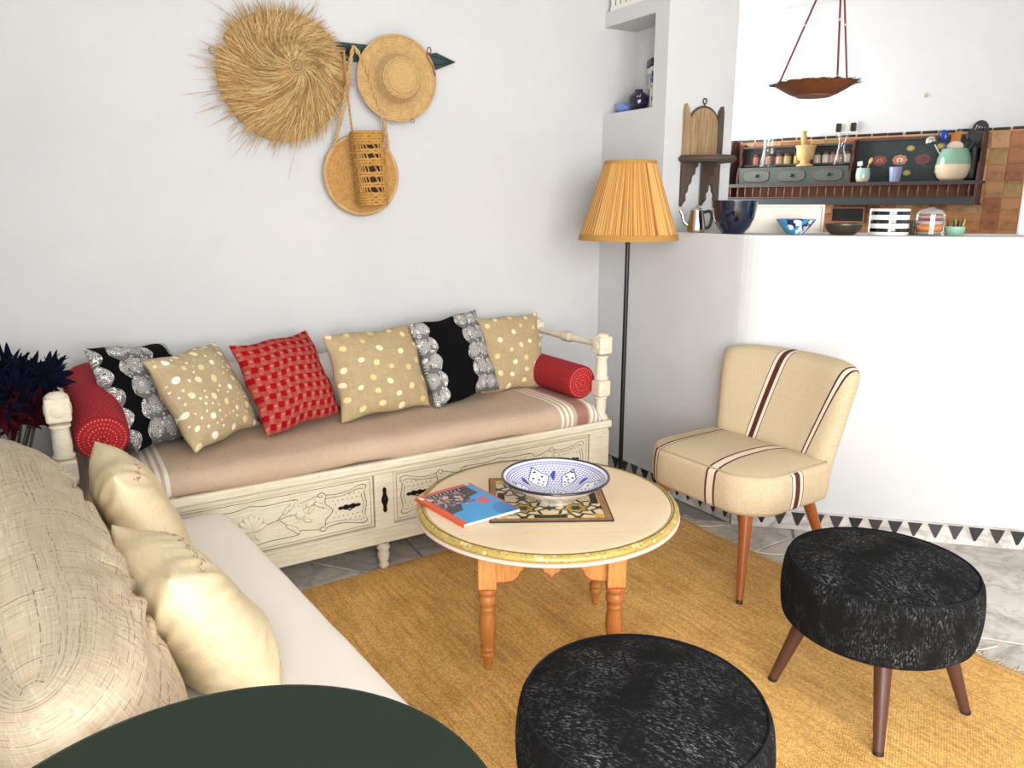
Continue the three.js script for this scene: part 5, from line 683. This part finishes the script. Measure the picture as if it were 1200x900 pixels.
{
  T.swirl = dataTex(256, 128, (x, y) => { const n = fbm(x / 32, y / 32, 8, 3), m = fbm(x / 16 + 9, y / 16, 16, 3), right = x > 60 && x < 150; if (right) return mixc([0.05, 0.33, 0.72], [0.03, 0.15, 0.5], clamp(n * 2 - 0.5)); return m > 0.5 ? [0.85, 0.9, 0.93] : n > 0.46 ? [0.04, 0.1, 0.34] : [0.2, 0.55, 0.72]; });
  solo('glass_bowl', lathe([[0, 0], [0.03, 0], [0.034, 0.004], [0.05, 0.02], [0.068, 0.042], [0.082, 0.064], [0.078, 0.065], [0.06, 0.042], [0.03, 0.014], [0, 0.01]], 48), phys(0xffffff, 0.12, { map: T.swirl, clearcoat: 1, clearcoatRoughness: 0.06 }), 'small flared bowl in swirled blue and white glass on the ledge', 'bowl', L(0.178, LEDGE, 0.13), 0.4);
}
solo('bronze_bowl', lathe([[0, 0], [0.04, 0], [0.05, 0.004], [0.066, 0.02], [0.074, 0.038], [0.076, 0.046], [0.073, 0.047], [0.066, 0.034], [0.04, 0.012], [0, 0.01]], 48), std(0x5a5040, 0.35, { metalness: 0.7 }), 'low dark bronze bowl beside the black and white canister', 'bowl', L(0.37, LEDGE, 0.14));
{
  const t = thing('striped_canister', 'white ceramic canister with three broad black bands on the ledge', 'canister', L(0.545, LEDGE, 0.14));
  part('body', lathe([[0, 0], [0.074, 0], [0.077, 0.004], [0.077, 0.104], [0.074, 0.108], [0, 0.108]], 48), phys(0xece8e2, 0.15, { clearcoat: 0.7 }), t);
  for (const y of [0.022, 0.056, 0.09]) part('black_band', lathe([[0.0768, y - 0.0075], [0.0776, y - 0.0075], [0.0776, y + 0.0075], [0.0768, y + 0.0075]], 48), phys(0x0d0d10, 0.12, { clearcoat: 0.7 }), t);
}
{
  const t = thing('banded_glass_jar', 'glass jar with red and orange bands and a domed glass lid', 'jar', L(0.70, LEDGE, 0.14));
  part('contents', lathe([[0, 0.004], [0.046, 0.004], [0.046, 0.018], [0, 0.018]], 36), std(0x9d8f86, 0.6), t);
  const lay = [[0.018, 0.042, 0xdb7a22], [0.042, 0.06, 0xb9aca2], [0.06, 0.068, 0xa3202c], [0.068, 0.082, 0xb59a92]]; for (const [a, b, c] of lay) part('colour_band', lathe([[0, a], [0.0495, a], [0.0495, b], [0, b]], 36), phys(c, 0.25, { clearcoat: 0.8 }), t);
  part('glass', lathe([[0.047, 0.001], [0.0525, 0.001], [0.0535, 0.006], [0.0535, 0.084], [0.049, 0.09], [0.05, 0.084], [0.0515, 0.006], [0.047, 0.003]], 40), phys(0xffffff, 0.03, { transmission: 1, thickness: 0, ior: 1.45 }), t); part('lid', lathe([[0.05, 0.088], [0.05, 0.092], [0.04, 0.102], [0.014, 0.108], [0.012, 0.112], [0, 0.113]], 36), phys(0xd8d4cd, 0.1, { transmission: 0.6, thickness: 0 }), t);
}
{
  const t = thing('spice_rack', 'tiny dark rack of spice tubes between the black banded canister and the glass jar', 'rack', L(0.638, LEDGE, 0.2), LA); const dk = std(0x33281f, 0.6);
  part('tray', bx(-0.045, 0.03, 0, 0.006, -0.02, 0.02, 0.001), dk, t); part('rail', bx(-0.045, 0.03, 0.03, 0.035, 0.017, 0.02), dk, t); for (let k = 0; k < 5; k++) part('tube', at(new THREE.CylinderGeometry(0.0065, 0.0065, 0.055, 12), -0.037 + k * 0.0148, 0.033, 0), std([0x8f8a5a, 0x5d2f25, 0xa79a86, 0x3a3a2c, 0x7a6a3c][k], 0.5), t);
}
{
  const t = thing('succulent_pot', 'small mint green pot with tiny dark and yellow tipped leaves beside the glass jar', 'plant', L(0.792, LEDGE, 0.13));
  part('pot', lathe([[0, 0], [0.034, 0], [0.038, 0.036], [0.035, 0.038], [0.031, 0.03], [0, 0.028]], 28), std(0x87b39a, 0.4), t); seed = 6;
  for (let k = 0; k < 14; k++) { const a = rnd() * 6.28, r = rr(0, 0.026), h = rr(0.02, 0.045); part('leaf', rod([Math.cos(a) * r, 0.026, Math.sin(a) * r], [Math.cos(a) * r * 1.3, 0.03 + h, Math.sin(a) * r * 1.3], 0.004, 0.0015, 6), std([0x1d221c, 0x23291f, 0xb7b83a, 0x6d8a35][k % 4], 0.6), t); }
}
solo('white_board', at(bx(-0.012, 0.3, 0, 0.33, -0.012, 0.012, 0.006), 0, 0, 0, 0, 0, -0.0), std(0xd9d8d2, 0.45), 'upright white board standing on the ledge beyond the succulent pot', 'board', L(1.075, LEDGE, 0.25), LA);
// ---------------------------------------------------------------- hanging dish lamp
{
  const P = [2.925, 1.905, -2.282], t = thing('pendant_dish', 'rust brown dish shaped pendant hanging on three red cords above the ledge', 'pendant', P);
  seed = 44; part('dish', grid(96, 14, (u, v) => { const a = u * Math.PI * 2, r = lerp(0.075, 0.168, v) + (v > 0.95 ? 0.003 * Math.sin(a * 23) : 0), y = -0.052 + 0.05 * Math.pow(v, 1.25) + (v > 0.9 ? 0.002 * Math.sin(a * 17) : 0); return [Math.cos(a) * r, y, Math.sin(a) * r]; }), std(0x8a5a2c, 0.8, { side: THREE.DoubleSide, map: rep(T.straw, 4, 1) }), t);
  part('bottom', merge([lathe([[0, -0.056], [0.07, -0.056], [0.078, -0.052], [0.07, -0.048], [0, -0.048]], 48)]), std(0x7c4a38, 0.7), t);
  const fr = []; for (let k = 0; k < 130; k++) { const a = rnd() * 6.28, l = rr(0.008, 0.026); fr.push(rod([Math.cos(a) * 0.165, -0.003, Math.sin(a) * 0.165], [Math.cos(a + 0.05) * (0.168 + l), rr(-0.006, 0.004), Math.sin(a + 0.05) * (0.168 + l)], 0.0012, 0.0005, 4)); } part('frayed_edge', merge(fr), std(0x3d2a1c, 0.9), t).userData.kind = 'stuff';
  const redM = std(0x6d2a25, 0.6), top = [0.05, 0.55, 0.04]; for (let k = 0; k < 3; k++) { const a = [3.6, 0.1, 1.5][k] + 0.35, b = [Math.cos(a) * 0.145, 0, Math.sin(a) * 0.145]; part('cord', rod(b, top, 0.0042, 0.0042, 8), redM, t); part('clip', at(new THREE.SphereGeometry(0.0068, 10, 8), lerp(b[0], top[0], 0.42), lerp(b[1], top[1], 0.42), lerp(b[2], top[2], 0.42)), std(0xcfc9bf, 0.3, { metalness: 0.8 }), t); part('clip', at(new THREE.SphereGeometry(0.006, 10, 8), b[0], 0.006, b[2]), std(0xcfc9bf, 0.3, { metalness: 0.8 }), t); }
  part('ceiling_cord', merge([rod(top, [0.05, CEIL - P[1] - 0.02, 0.04], 0.003, 0.003, 8), at(new THREE.CylinderGeometry(0.04, 0.045, 0.02, 24), 0.05, CEIL - P[1] - 0.01, 0.04)]), redM, t);
  part('bulb', at(new THREE.SphereGeometry(0.024, 20, 14), -0.03, 0.0, 0, 0, 0, 0, [1.4, 0.9, 1]), phys(0xe8e4dc, 0.15), t);
}
// ---------------------------------------------------------------- kitchen wall shelf
const grn = std(0x39463f, 0.6, { bumpMap: rep(T.plasterB, 2, 2), bumpScale: 0.002 }), dkgrn = std(0x18221f, 0.55), rust = std(0x4a2a24, 0.6), slate = std(0x2f3234, 0.6);
{
  const t = thing('kitchen_shelf', 'long painted wooden wall shelf with spindle rail drawers and flower panel', 'shelf', [KX, 0, KZ], KA);
  part('deck', bx(-1.68, -0.07, 1.532, 1.546, 0.014, 0.215, 0.002), slate, t); part('base_rail', bx(-1.68, -0.075, 1.40, 1.446, 0.19, 0.21, 0.003), slate, t); part('bottom_board', bx(-1.68, -0.075, 1.40, 1.41, 0.014, 0.2), slate, t); part('top_rail', bx(-1.68, -0.07, 1.522, 1.534, 0.192, 0.214, 0.002), rust, t); part('mid_rail', bx(-1.68, -0.07, 1.446, 1.454, 0.19, 0.213, 0.002), rust, t);
  part('rail_backing', bx(-1.68, -0.09, 1.45, 1.53, 0.02, 0.028), std(0x7d5230, 0.7), t);
  const spn = lathe([[0, 0], [0.006, 0], [0.006, 0.008], [0.004, 0.014], [0.0085, 0.028], [0.009, 0.036], [0.004, 0.05], [0.007, 0.054], [0.006, 0.07], [0, 0.07]], 12); for (let k = 0; k < 28; k++) part('spindle', spn, std(0x5a3426, 0.55), t).position.set(-1.655 + k * 0.0565, 1.453, 0.201);
  const scroll = [[0.014, 1.40], [0.215, 1.40], [0.215, 1.545], [0.2, 1.65], [0.165, 1.67], [0.15, 1.72], [0.175, 1.77], [0.155, 1.83], [0.12, 1.855], [0.08, 1.86], [0.014, 1.85]];
  for (const [u, m] of [[-0.085, rust], [-1.68, rust]]) part('side_board', at(ext(scroll, 0.016, 0.002), u, 0, 0, 0, -Math.PI / 2), m, t);
  const st = [[0.014, 1.545], [0.155, 1.545], [0.15, 1.61], [0.13, 1.66], [0.1, 1.68], [0.092, 1.72], [0.11, 1.76], [0.085, 1.815], [0.04, 1.83], [0.014, 1.825]]; for (const u of [-0.845, -1.622]) part('scroll_bracket', at(ext(st, 0.018, 0.002), u, 0, 0, 0, -Math.PI / 2), rust, t);
  // drawer chest with three drawers
  part('drawer_case', bx(-1.62, -0.862, 1.546, 1.66, 0.014, 0.146, 0.003), grn, t);
  for (let k = 0; k < 3; k++) {
    const u = -1.495 + k * 0.25, pts = []; for (let i = 0; i <= 40; i++) { const a = i / 40 * Math.PI * 2, c = Math.cos(a), s = Math.sin(a); pts.push([Math.sign(c) * Math.pow(Math.abs(c), 0.5) * 0.095, Math.sign(s) * Math.pow(Math.abs(s), 0.6) * 0.038]); }
    const d = part('drawer', at(ext(pts.slice(0, 40), 0.006, 0.001), u, 1.602, 0.144), std(0x46514a, 0.6), t); part('moulding', tube(pts.slice(0, 40).map(([x, y]) => [u + x, 1.602 + y, 0.149]), 0.004, 80, 5, true), std(0x6a443c, 0.6), d); part('knob', at(new THREE.SphereGeometry(0.012, 14, 10), u + 0.01, 1.602, 0.16), std(0x2a1512, 0.4), d);
  }
  part('back_board', bx(-1.62, -0.862, 1.66, 1.80, 0.014, 0.026), std(0x35322f, 0.7), t); part('cornice', bx(-1.62, -0.862, 1.795, 1.81, 0.014, 0.09, 0.003), std(0x40332c, 0.6), t); part('jar_ledge', bx(-1.61, -0.862, 1.672, 1.682, 0.02, 0.085), std(0x30302c, 0.6), t);
  T.flowers = canvasTex(1024, 512, (g, w, h) => {
    g.fillStyle = '#1a2826'; g.fillRect(0, 0, w, h); seed = 71; for (let i = 0; i < 1600; i++) { g.fillStyle = rnd() < 0.5 ? 'rgba(70,90,84,0.10)' : 'rgba(4,8,8,0.14)'; g.beginPath(); g.ellipse(rnd() * w, rnd() * h, rr(3, 26), rr(2, 9), rnd() * 3, 0, 7); g.fill(); }
    const fl = (x, y, r, c, k) => { for (let q = 0; q < 8; q++) { const a = q / 8 * 6.283; g.fillStyle = c; g.beginPath(); g.arc(x + Math.cos(a) * r * 0.62, y + Math.sin(a) * r * 0.6, r * 0.36, 0, 7); g.fill(); } g.fillStyle = k; g.beginPath(); g.arc(x, y, r * 0.4, 0, 7); g.fill(); g.fillStyle = '#7c2c2b'; g.beginPath(); g.arc(x, y, r * 0.16, 0, 7); g.fill(); };
    for (const [x, c, k] of [[200, '#7b3b35', '#b06b55'], [370, '#b3705e', '#e2c3a0'], [560, '#6a2b30', '#54202a'], [760, '#b8705d', '#d9a184']]) fl(x, 245, 66, c, k);
    g.fillStyle = '#8f7a3c'; for (const [x, y] of [[450, 110], [690, 100], [440, 400], [690, 395]]) { g.beginPath(); g.arc(x, y, 34, 0, 7); g.fill(); } g.fillStyle = '#b19a55'; for (const [x, y] of [[450, 110], [690, 100], [440, 400], [690, 395]]) { g.beginPath(); g.arc(x, y, 16, 0, 7); g.fill(); }
    g.strokeStyle = '#33463c'; g.lineWidth = 8; for (let i = 0; i < 6; i++) { g.beginPath(); g.arc(120 + i * 170, 250, 90, rr(0, 2), rr(3, 5)); g.stroke(); }
  });
  const fp = part('flower_panel', uvScale(bx(-0.845, -0.1, 1.546, 1.82, 0.014, 0.026), (x, y) => [(x + 0.845) / 0.745, (y - 1.546) / 0.274]), std(0xffffff, 0.55, { map: T.flowers }), t, 'dark green panel painted with flowers'); part('trim', bx(-0.845, -0.1, 1.815, 1.832, 0.012, 0.04, 0.002), rust, fp);
}
// spice jars in a row
{
  const cols = [0x7c4a3b, 0x87604f, 0x907060, 0x947d4b, 0x8f763c, 0xa89d8a, 0xa49a8a, 0x7e6056, 0x73574b, 0x968a7c];
  const t0 = thing('spice_jar', '', 'jar', K(-1.53, 1.682, 0.056), KA, 'spice jars on the kitchen shelf'); const names = ['reddish', 'rose brown', 'pinkish', 'ochre', 'mustard', 'cream', 'pale', 'mauve', 'brown', 'beige'];
  const jg = lathe([[0, 0], [0.024, 0], [0.027, 0.004], [0.027, 0.05], [0.022, 0.06], [0, 0.06]], 20), lg = lathe([[0, 0.06], [0.023, 0.06], [0.023, 0.074], [0.008, 0.078], [0, 0.082]], 20);
  part('body', jg, std(cols[0], 0.3), t0); part('lid', lg, std(0x4a382c, 0.5), t0); t0.userData.label = 'little reddish spice jar, first in the row beside the scroll bracket';
  const us = [-1.53, -1.44, -1.36, -1.305, -1.235, -1.10, -1.04, -0.99, -0.945, -0.895], ord = ['', 'second', 'third', 'fourth', 'fifth', 'sixth', 'seventh', 'eighth', 'ninth', 'last'];
  for (let k = 1; k < 10; k++) { const c = copyOf(t0, K(us[k], 1.682, 0.056), KA, `little ${names[k]} spice jar, ${ord[k]} in the row above the small drawers`); c.children[0].material = std(cols[k], 0.3); }
}
const glassM = phys(0xffffff, 0.03, { transmission: 1, thickness: 0, ior: 1.45 });
solo('glass_carafe', lathe([[0, 0.004], [0.06, 0.004], [0.062, 0], [0.064, 0.01], [0.05, 0.09], [0.042, 0.17], [0.044, 0.22], [0.046, 0.295], [0.043, 0.296], [0.041, 0.22], [0.038, 0.17], [0.046, 0.09], [0.058, 0.012], [0, 0.01]], 36), glassM, 'tall clear glass vase left of the wooden mortar on the kitchen shelf', 'vase', K(-1.43, 1.66, 0.11));
solo('glass_carafe', lathe([[0, 0.004], [0.048, 0.004], [0.052, 0.01], [0.045, 0.06], [0.028, 0.12], [0.03, 0.16], [0.045, 0.208], [0.043, 0.209], [0.027, 0.16], [0.025, 0.12], [0.042, 0.06], [0.048, 0.014], [0, 0.012]], 36), glassM, 'waisted clear glass carafe right of the wooden mortar on the kitchen shelf', 'carafe', K(-0.93, 1.66, 0.11));
{
  const wm = std(0xffffff, 0.6, { map: rep(wood(0xc6a671, 0xab8a58, 0x84623a), 3, 2) }), t = thing('mortar', 'turned pale wooden mortar on the small drawers of the kitchen shelf', 'mortar', K(-1.165, 1.66, 0.11), KA);
  part('cup', lathe([[0, 0], [0.056, 0], [0.058, 0.01], [0.036, 0.022], [0.03, 0.034], [0.052, 0.05], [0.06, 0.09], [0.062, 0.122], [0.068, 0.13], [0.07, 0.142], [0.06, 0.143], [0.05, 0.12], [0.04, 0.06], [0, 0.05]], 36), wm, t);
  const p = thing('pestle', 'pale wooden pestle sticking out of the mortar', 'pestle', K(-1.172, 1.715, 0.11), KA); part('shaft', at(lathe([[0, 0], [0.02, 0.004], [0.022, 0.03], [0.015, 0.06], [0.018, 0.12], [0.021, 0.15], [0.016, 0.165], [0.02, 0.172], [0.021, 0.182], [0, 0.188]], 24), 0, 0, 0, 0, 0, 0.10), wm, p);
}
{
  const t = thing('small_utensil_cup', 'small pale green cup with cream base on the kitchen shelf', 'cup', K(-0.775, 1.546, 0.115)); part('body', lathe([[0, 0], [0.03, 0], [0.04, 0.012], [0.045, 0.03], [0.0445, 0.03]], 32), std(0xd8c9ae, 0.4), t); part('glaze', lathe([[0.045, 0.03], [0.0465, 0.055], [0.041, 0.092], [0.037, 0.092], [0.038, 0.05], [0, 0.02]], 32), phys(0x9fc4b4, 0.2, { clearcoat: 0.6 }), t);
  solo('wooden_spoon', merge([rod([0, 0.02, 0], [0.035, 0.12, 0], 0.004, 0.004, 8), at(new THREE.SphereGeometry(1, 14, 10), 0.041, 0.135, 0, 0, 0, -0.34, [0.012, 0.022, 0.005])]), std(0xc99d5c, 0.6), 'wooden spoon standing in the small pale green cup', 'spoon', K(-0.775, 1.55, 0.115), KA);
  solo('white_scoop', merge([rod([0, 0.02, 0], [-0.02, 0.1, 0], 0.004, 0.004, 8), at(box(0.034, 0.03, 0.008, 0.004), -0.024, 0.118, 0, 0, 0, 0.15)]), std(0xe4e1da, 0.4), 'white scoop standing in the small pale green cup', 'scoop', K(-0.775, 1.55, 0.115), KA);
}
{ const p = []; const g = grid(64, 8, (u, v) => { const a = u * Math.PI * 2, r = lerp(0.03, 0.041, v) * (1 + 0.04 * Math.cos(a * 10) * (1 - v)); return [Math.cos(a) * r, v * 0.094, Math.sin(a) * r]; }, null, true); void p; solo('fluted_tumbler', merge([g, at(new THREE.CylinderGeometry(0.03, 0.03, 0.006, 32), 0, 0.003, 0)]), phys(0x8f98bd, 0.3, { side: THREE.DoubleSide, clearcoat: 0.3 }), 'fluted lavender tumbler in front of the painted flower panel', 'tumbler', K(-0.575, 1.546, 0.115)); }
{
  const t = thing('utensil_vase', 'large egg shaped vase, green glaze above cream, holding kitchen utensils', 'vase', K(-0.245, 1.546, 0.115), KA); const prof = [[0, 0], [0.06, 0], [0.085, 0.025], [0.098, 0.06], [0.1, 0.085], [0.0995, 0.1]];
  part('body', lathe(prof, 48), std(0xd3bea1, 0.5), t); part('glaze', lathe([[0.0995, 0.1], [0.096, 0.13], [0.086, 0.165], [0.074, 0.195], [0.07, 0.196], [0.08, 0.165], [0.09, 0.1], [0, 0.03]], 48), phys(0x7fa990, 0.15, { clearcoat: 0.7 }), t, 'green glazed upper half'); 
  const at0 = K(-0.245, 1.6, 0.115), U_ = 'utensil'; void U_;
  solo('pale_spatula', merge([rod([0, 0, 0], [0, 0.12, 0], 0.005, 0.005, 8), at(new THREE.SphereGeometry(1, 18, 12), 0, 0.155, 0, 0, 0, 0, [0.048, 0.034, 0.006])]), std(0xcfb9a8, 0.5), 'pale rounded spatula in the green and cream vase', 'spatula', K(-0.25, 1.6, 0.105), KA);
  solo('blue_spoon', merge([rod([0, 0, 0], [-0.05, 0.18, 0], 0.0045, 0.0045, 8), at(new THREE.SphereGeometry(1, 16, 12), -0.062, 0.225, 0, 0, 0, 0.26, [0.024, 0.036, 0.012])]), phys(0x17388f, 0.25), 'blue enamel spoon in the green and cream vase', 'spoon', K(-0.255, 1.6, 0.115), KA);
  solo('wooden_turner', merge([rod([0, 0, 0], [-0.005, 0.17, 0], 0.005, 0.005, 8), at(ext([[-0.026, 0], [0.026, 0], [0.03, 0.09], [-0.028, 0.07]], 0.007, 0.002), -0.006, 0.165, -0.003)]), std(0xa8672b, 0.6), 'brown wooden turner in the green and cream vase', 'spatula', K(-0.245, 1.6, 0.1), KA);
  solo('black_spoon', merge([rod([0, 0, 0], [0.05, 0.18, 0], 0.005, 0.005, 8), at(new THREE.SphereGeometry(1, 16, 12), 0.062, 0.222, 0, 0, 0, -0.28, [0.022, 0.036, 0.01])]), std(0x151416, 0.4), 'black spoon between the wooden turner and the slotted turner', 'spoon', K(-0.235, 1.6, 0.105), KA);
  const sl = []; for (let i = 0; i < 5; i++) { const x = -0.03 + i * 0.014; sl.push([[x, 0.05], [x + 0.006, 0.05], [x + 0.008, 0.085], [x + 0.002, 0.085]]); } const ol = []; for (let i = 0; i <= 20; i++) { const a = -0.3 + i / 20 * (Math.PI + 0.6); ol.push([Math.cos(a) * 0.045, 0.07 + Math.sin(a) * 0.045]); } ol.push([-0.02, 0], [0.02, 0]);
  solo('slotted_turner', at(merge([rod([0, 0, 0], [0.09, 0.16, 0.01], 0.006, 0.006, 8), at(ext(ol, 0.005, 0.001, sl.map((q) => q.slice().reverse())), 0.086, 0.15, 0.008, 0, 0, -0.35)]), 0, 0, 0, 0, 0, 0, [1.0, 1.16, 1.2]), std(0x121113, 0.4), 'large black slotted turner leaning at the end of the kitchen shelf', 'spatula', K(-0.23, 1.6, 0.12), KA);
  solo('steel_ladle', merge([rod([0, 0, 0], [-0.1, 0.17, 0.012], 0.004, 0.004, 8), at(new THREE.SphereGeometry(0.032, 18, 12, 0, 6.3, 0, 1.6), -0.125, 0.19, 0.012, 0, 0, 0.3)]), std(0xd6d2ca, 0.25, { metalness: 0.9 }), 'shiny steel ladle in the green and cream vase', 'ladle', K(-0.26, 1.6, 0.12), KA);
}
solo('black_jug', lathe([[0, 0], [0.04, 0], [0.05, 0.02], [0.052, 0.08], [0.04, 0.14], [0.032, 0.17], [0.036, 0.2], [0.03, 0.2], [0.026, 0.17], [0, 0.15]], 32), std(0x0f0e10, 0.5), 'black jug in the shadowed end of the kitchen shelf behind the vase', 'jug', K(-0.145, 1.546, 0.085));
{
  const t = thing('wall_socket', 'white double wall socket with two black plugs above the tile border', 'socket', K(-0.935, 1.915, 0.0), KA); part('plate', bx(-0.075, 0.075, -0.038, 0.038, 0, 0.01, 0.003), std(0xdedbd3, 0.4), t); part('insert', at(new THREE.CylinderGeometry(0.024, 0.024, 0.006, 24), 0, 0, 0.011, Math.PI / 2), std(0xc9c8c0, 0.4), t);
  for (const s of [-1, 1]) part('plug', bx(s * 0.048 - 0.016, s * 0.048 + 0.016, -0.028, 0.028, 0.008, 0.04, 0.006), M.black, t);
}
solo('wall_hook', merge([at(box(0.014, 0.03, 0.006, 0.002), 0, 0, 0.003), tube([[0, -0.006, 0.006], [0, -0.016, 0.016], [0, -0.008, 0.024]], 0.003, 12, 6)]), std(0xb9b5ae, 0.4), 'tiny white hook on the bare kitchen wall', 'hook', K(-0.469, 2.09), KA);
{
  const t = thing('recessed_box', 'small dark open box with brown frame on the tiles behind the bronze bowl', 'box', K(-0.86, 1.29, 0.012), KA); part('cavity', bx(-0.1, 0.1, 0, 0.085, 0, 0.05), std(0x14110f, 0.8), t); part('frame', merge([bx(-0.11, 0.11, 0.085, 0.095, 0, 0.056), bx(-0.11, -0.1, 0, 0.085, 0, 0.056), bx(0.1, 0.11, 0, 0.085, 0, 0.056), bx(-0.11, 0.11, -0.01, 0, 0, 0.056)]), std(0x8d5a34, 0.6), t);
}
renderer.render(scene, camera);
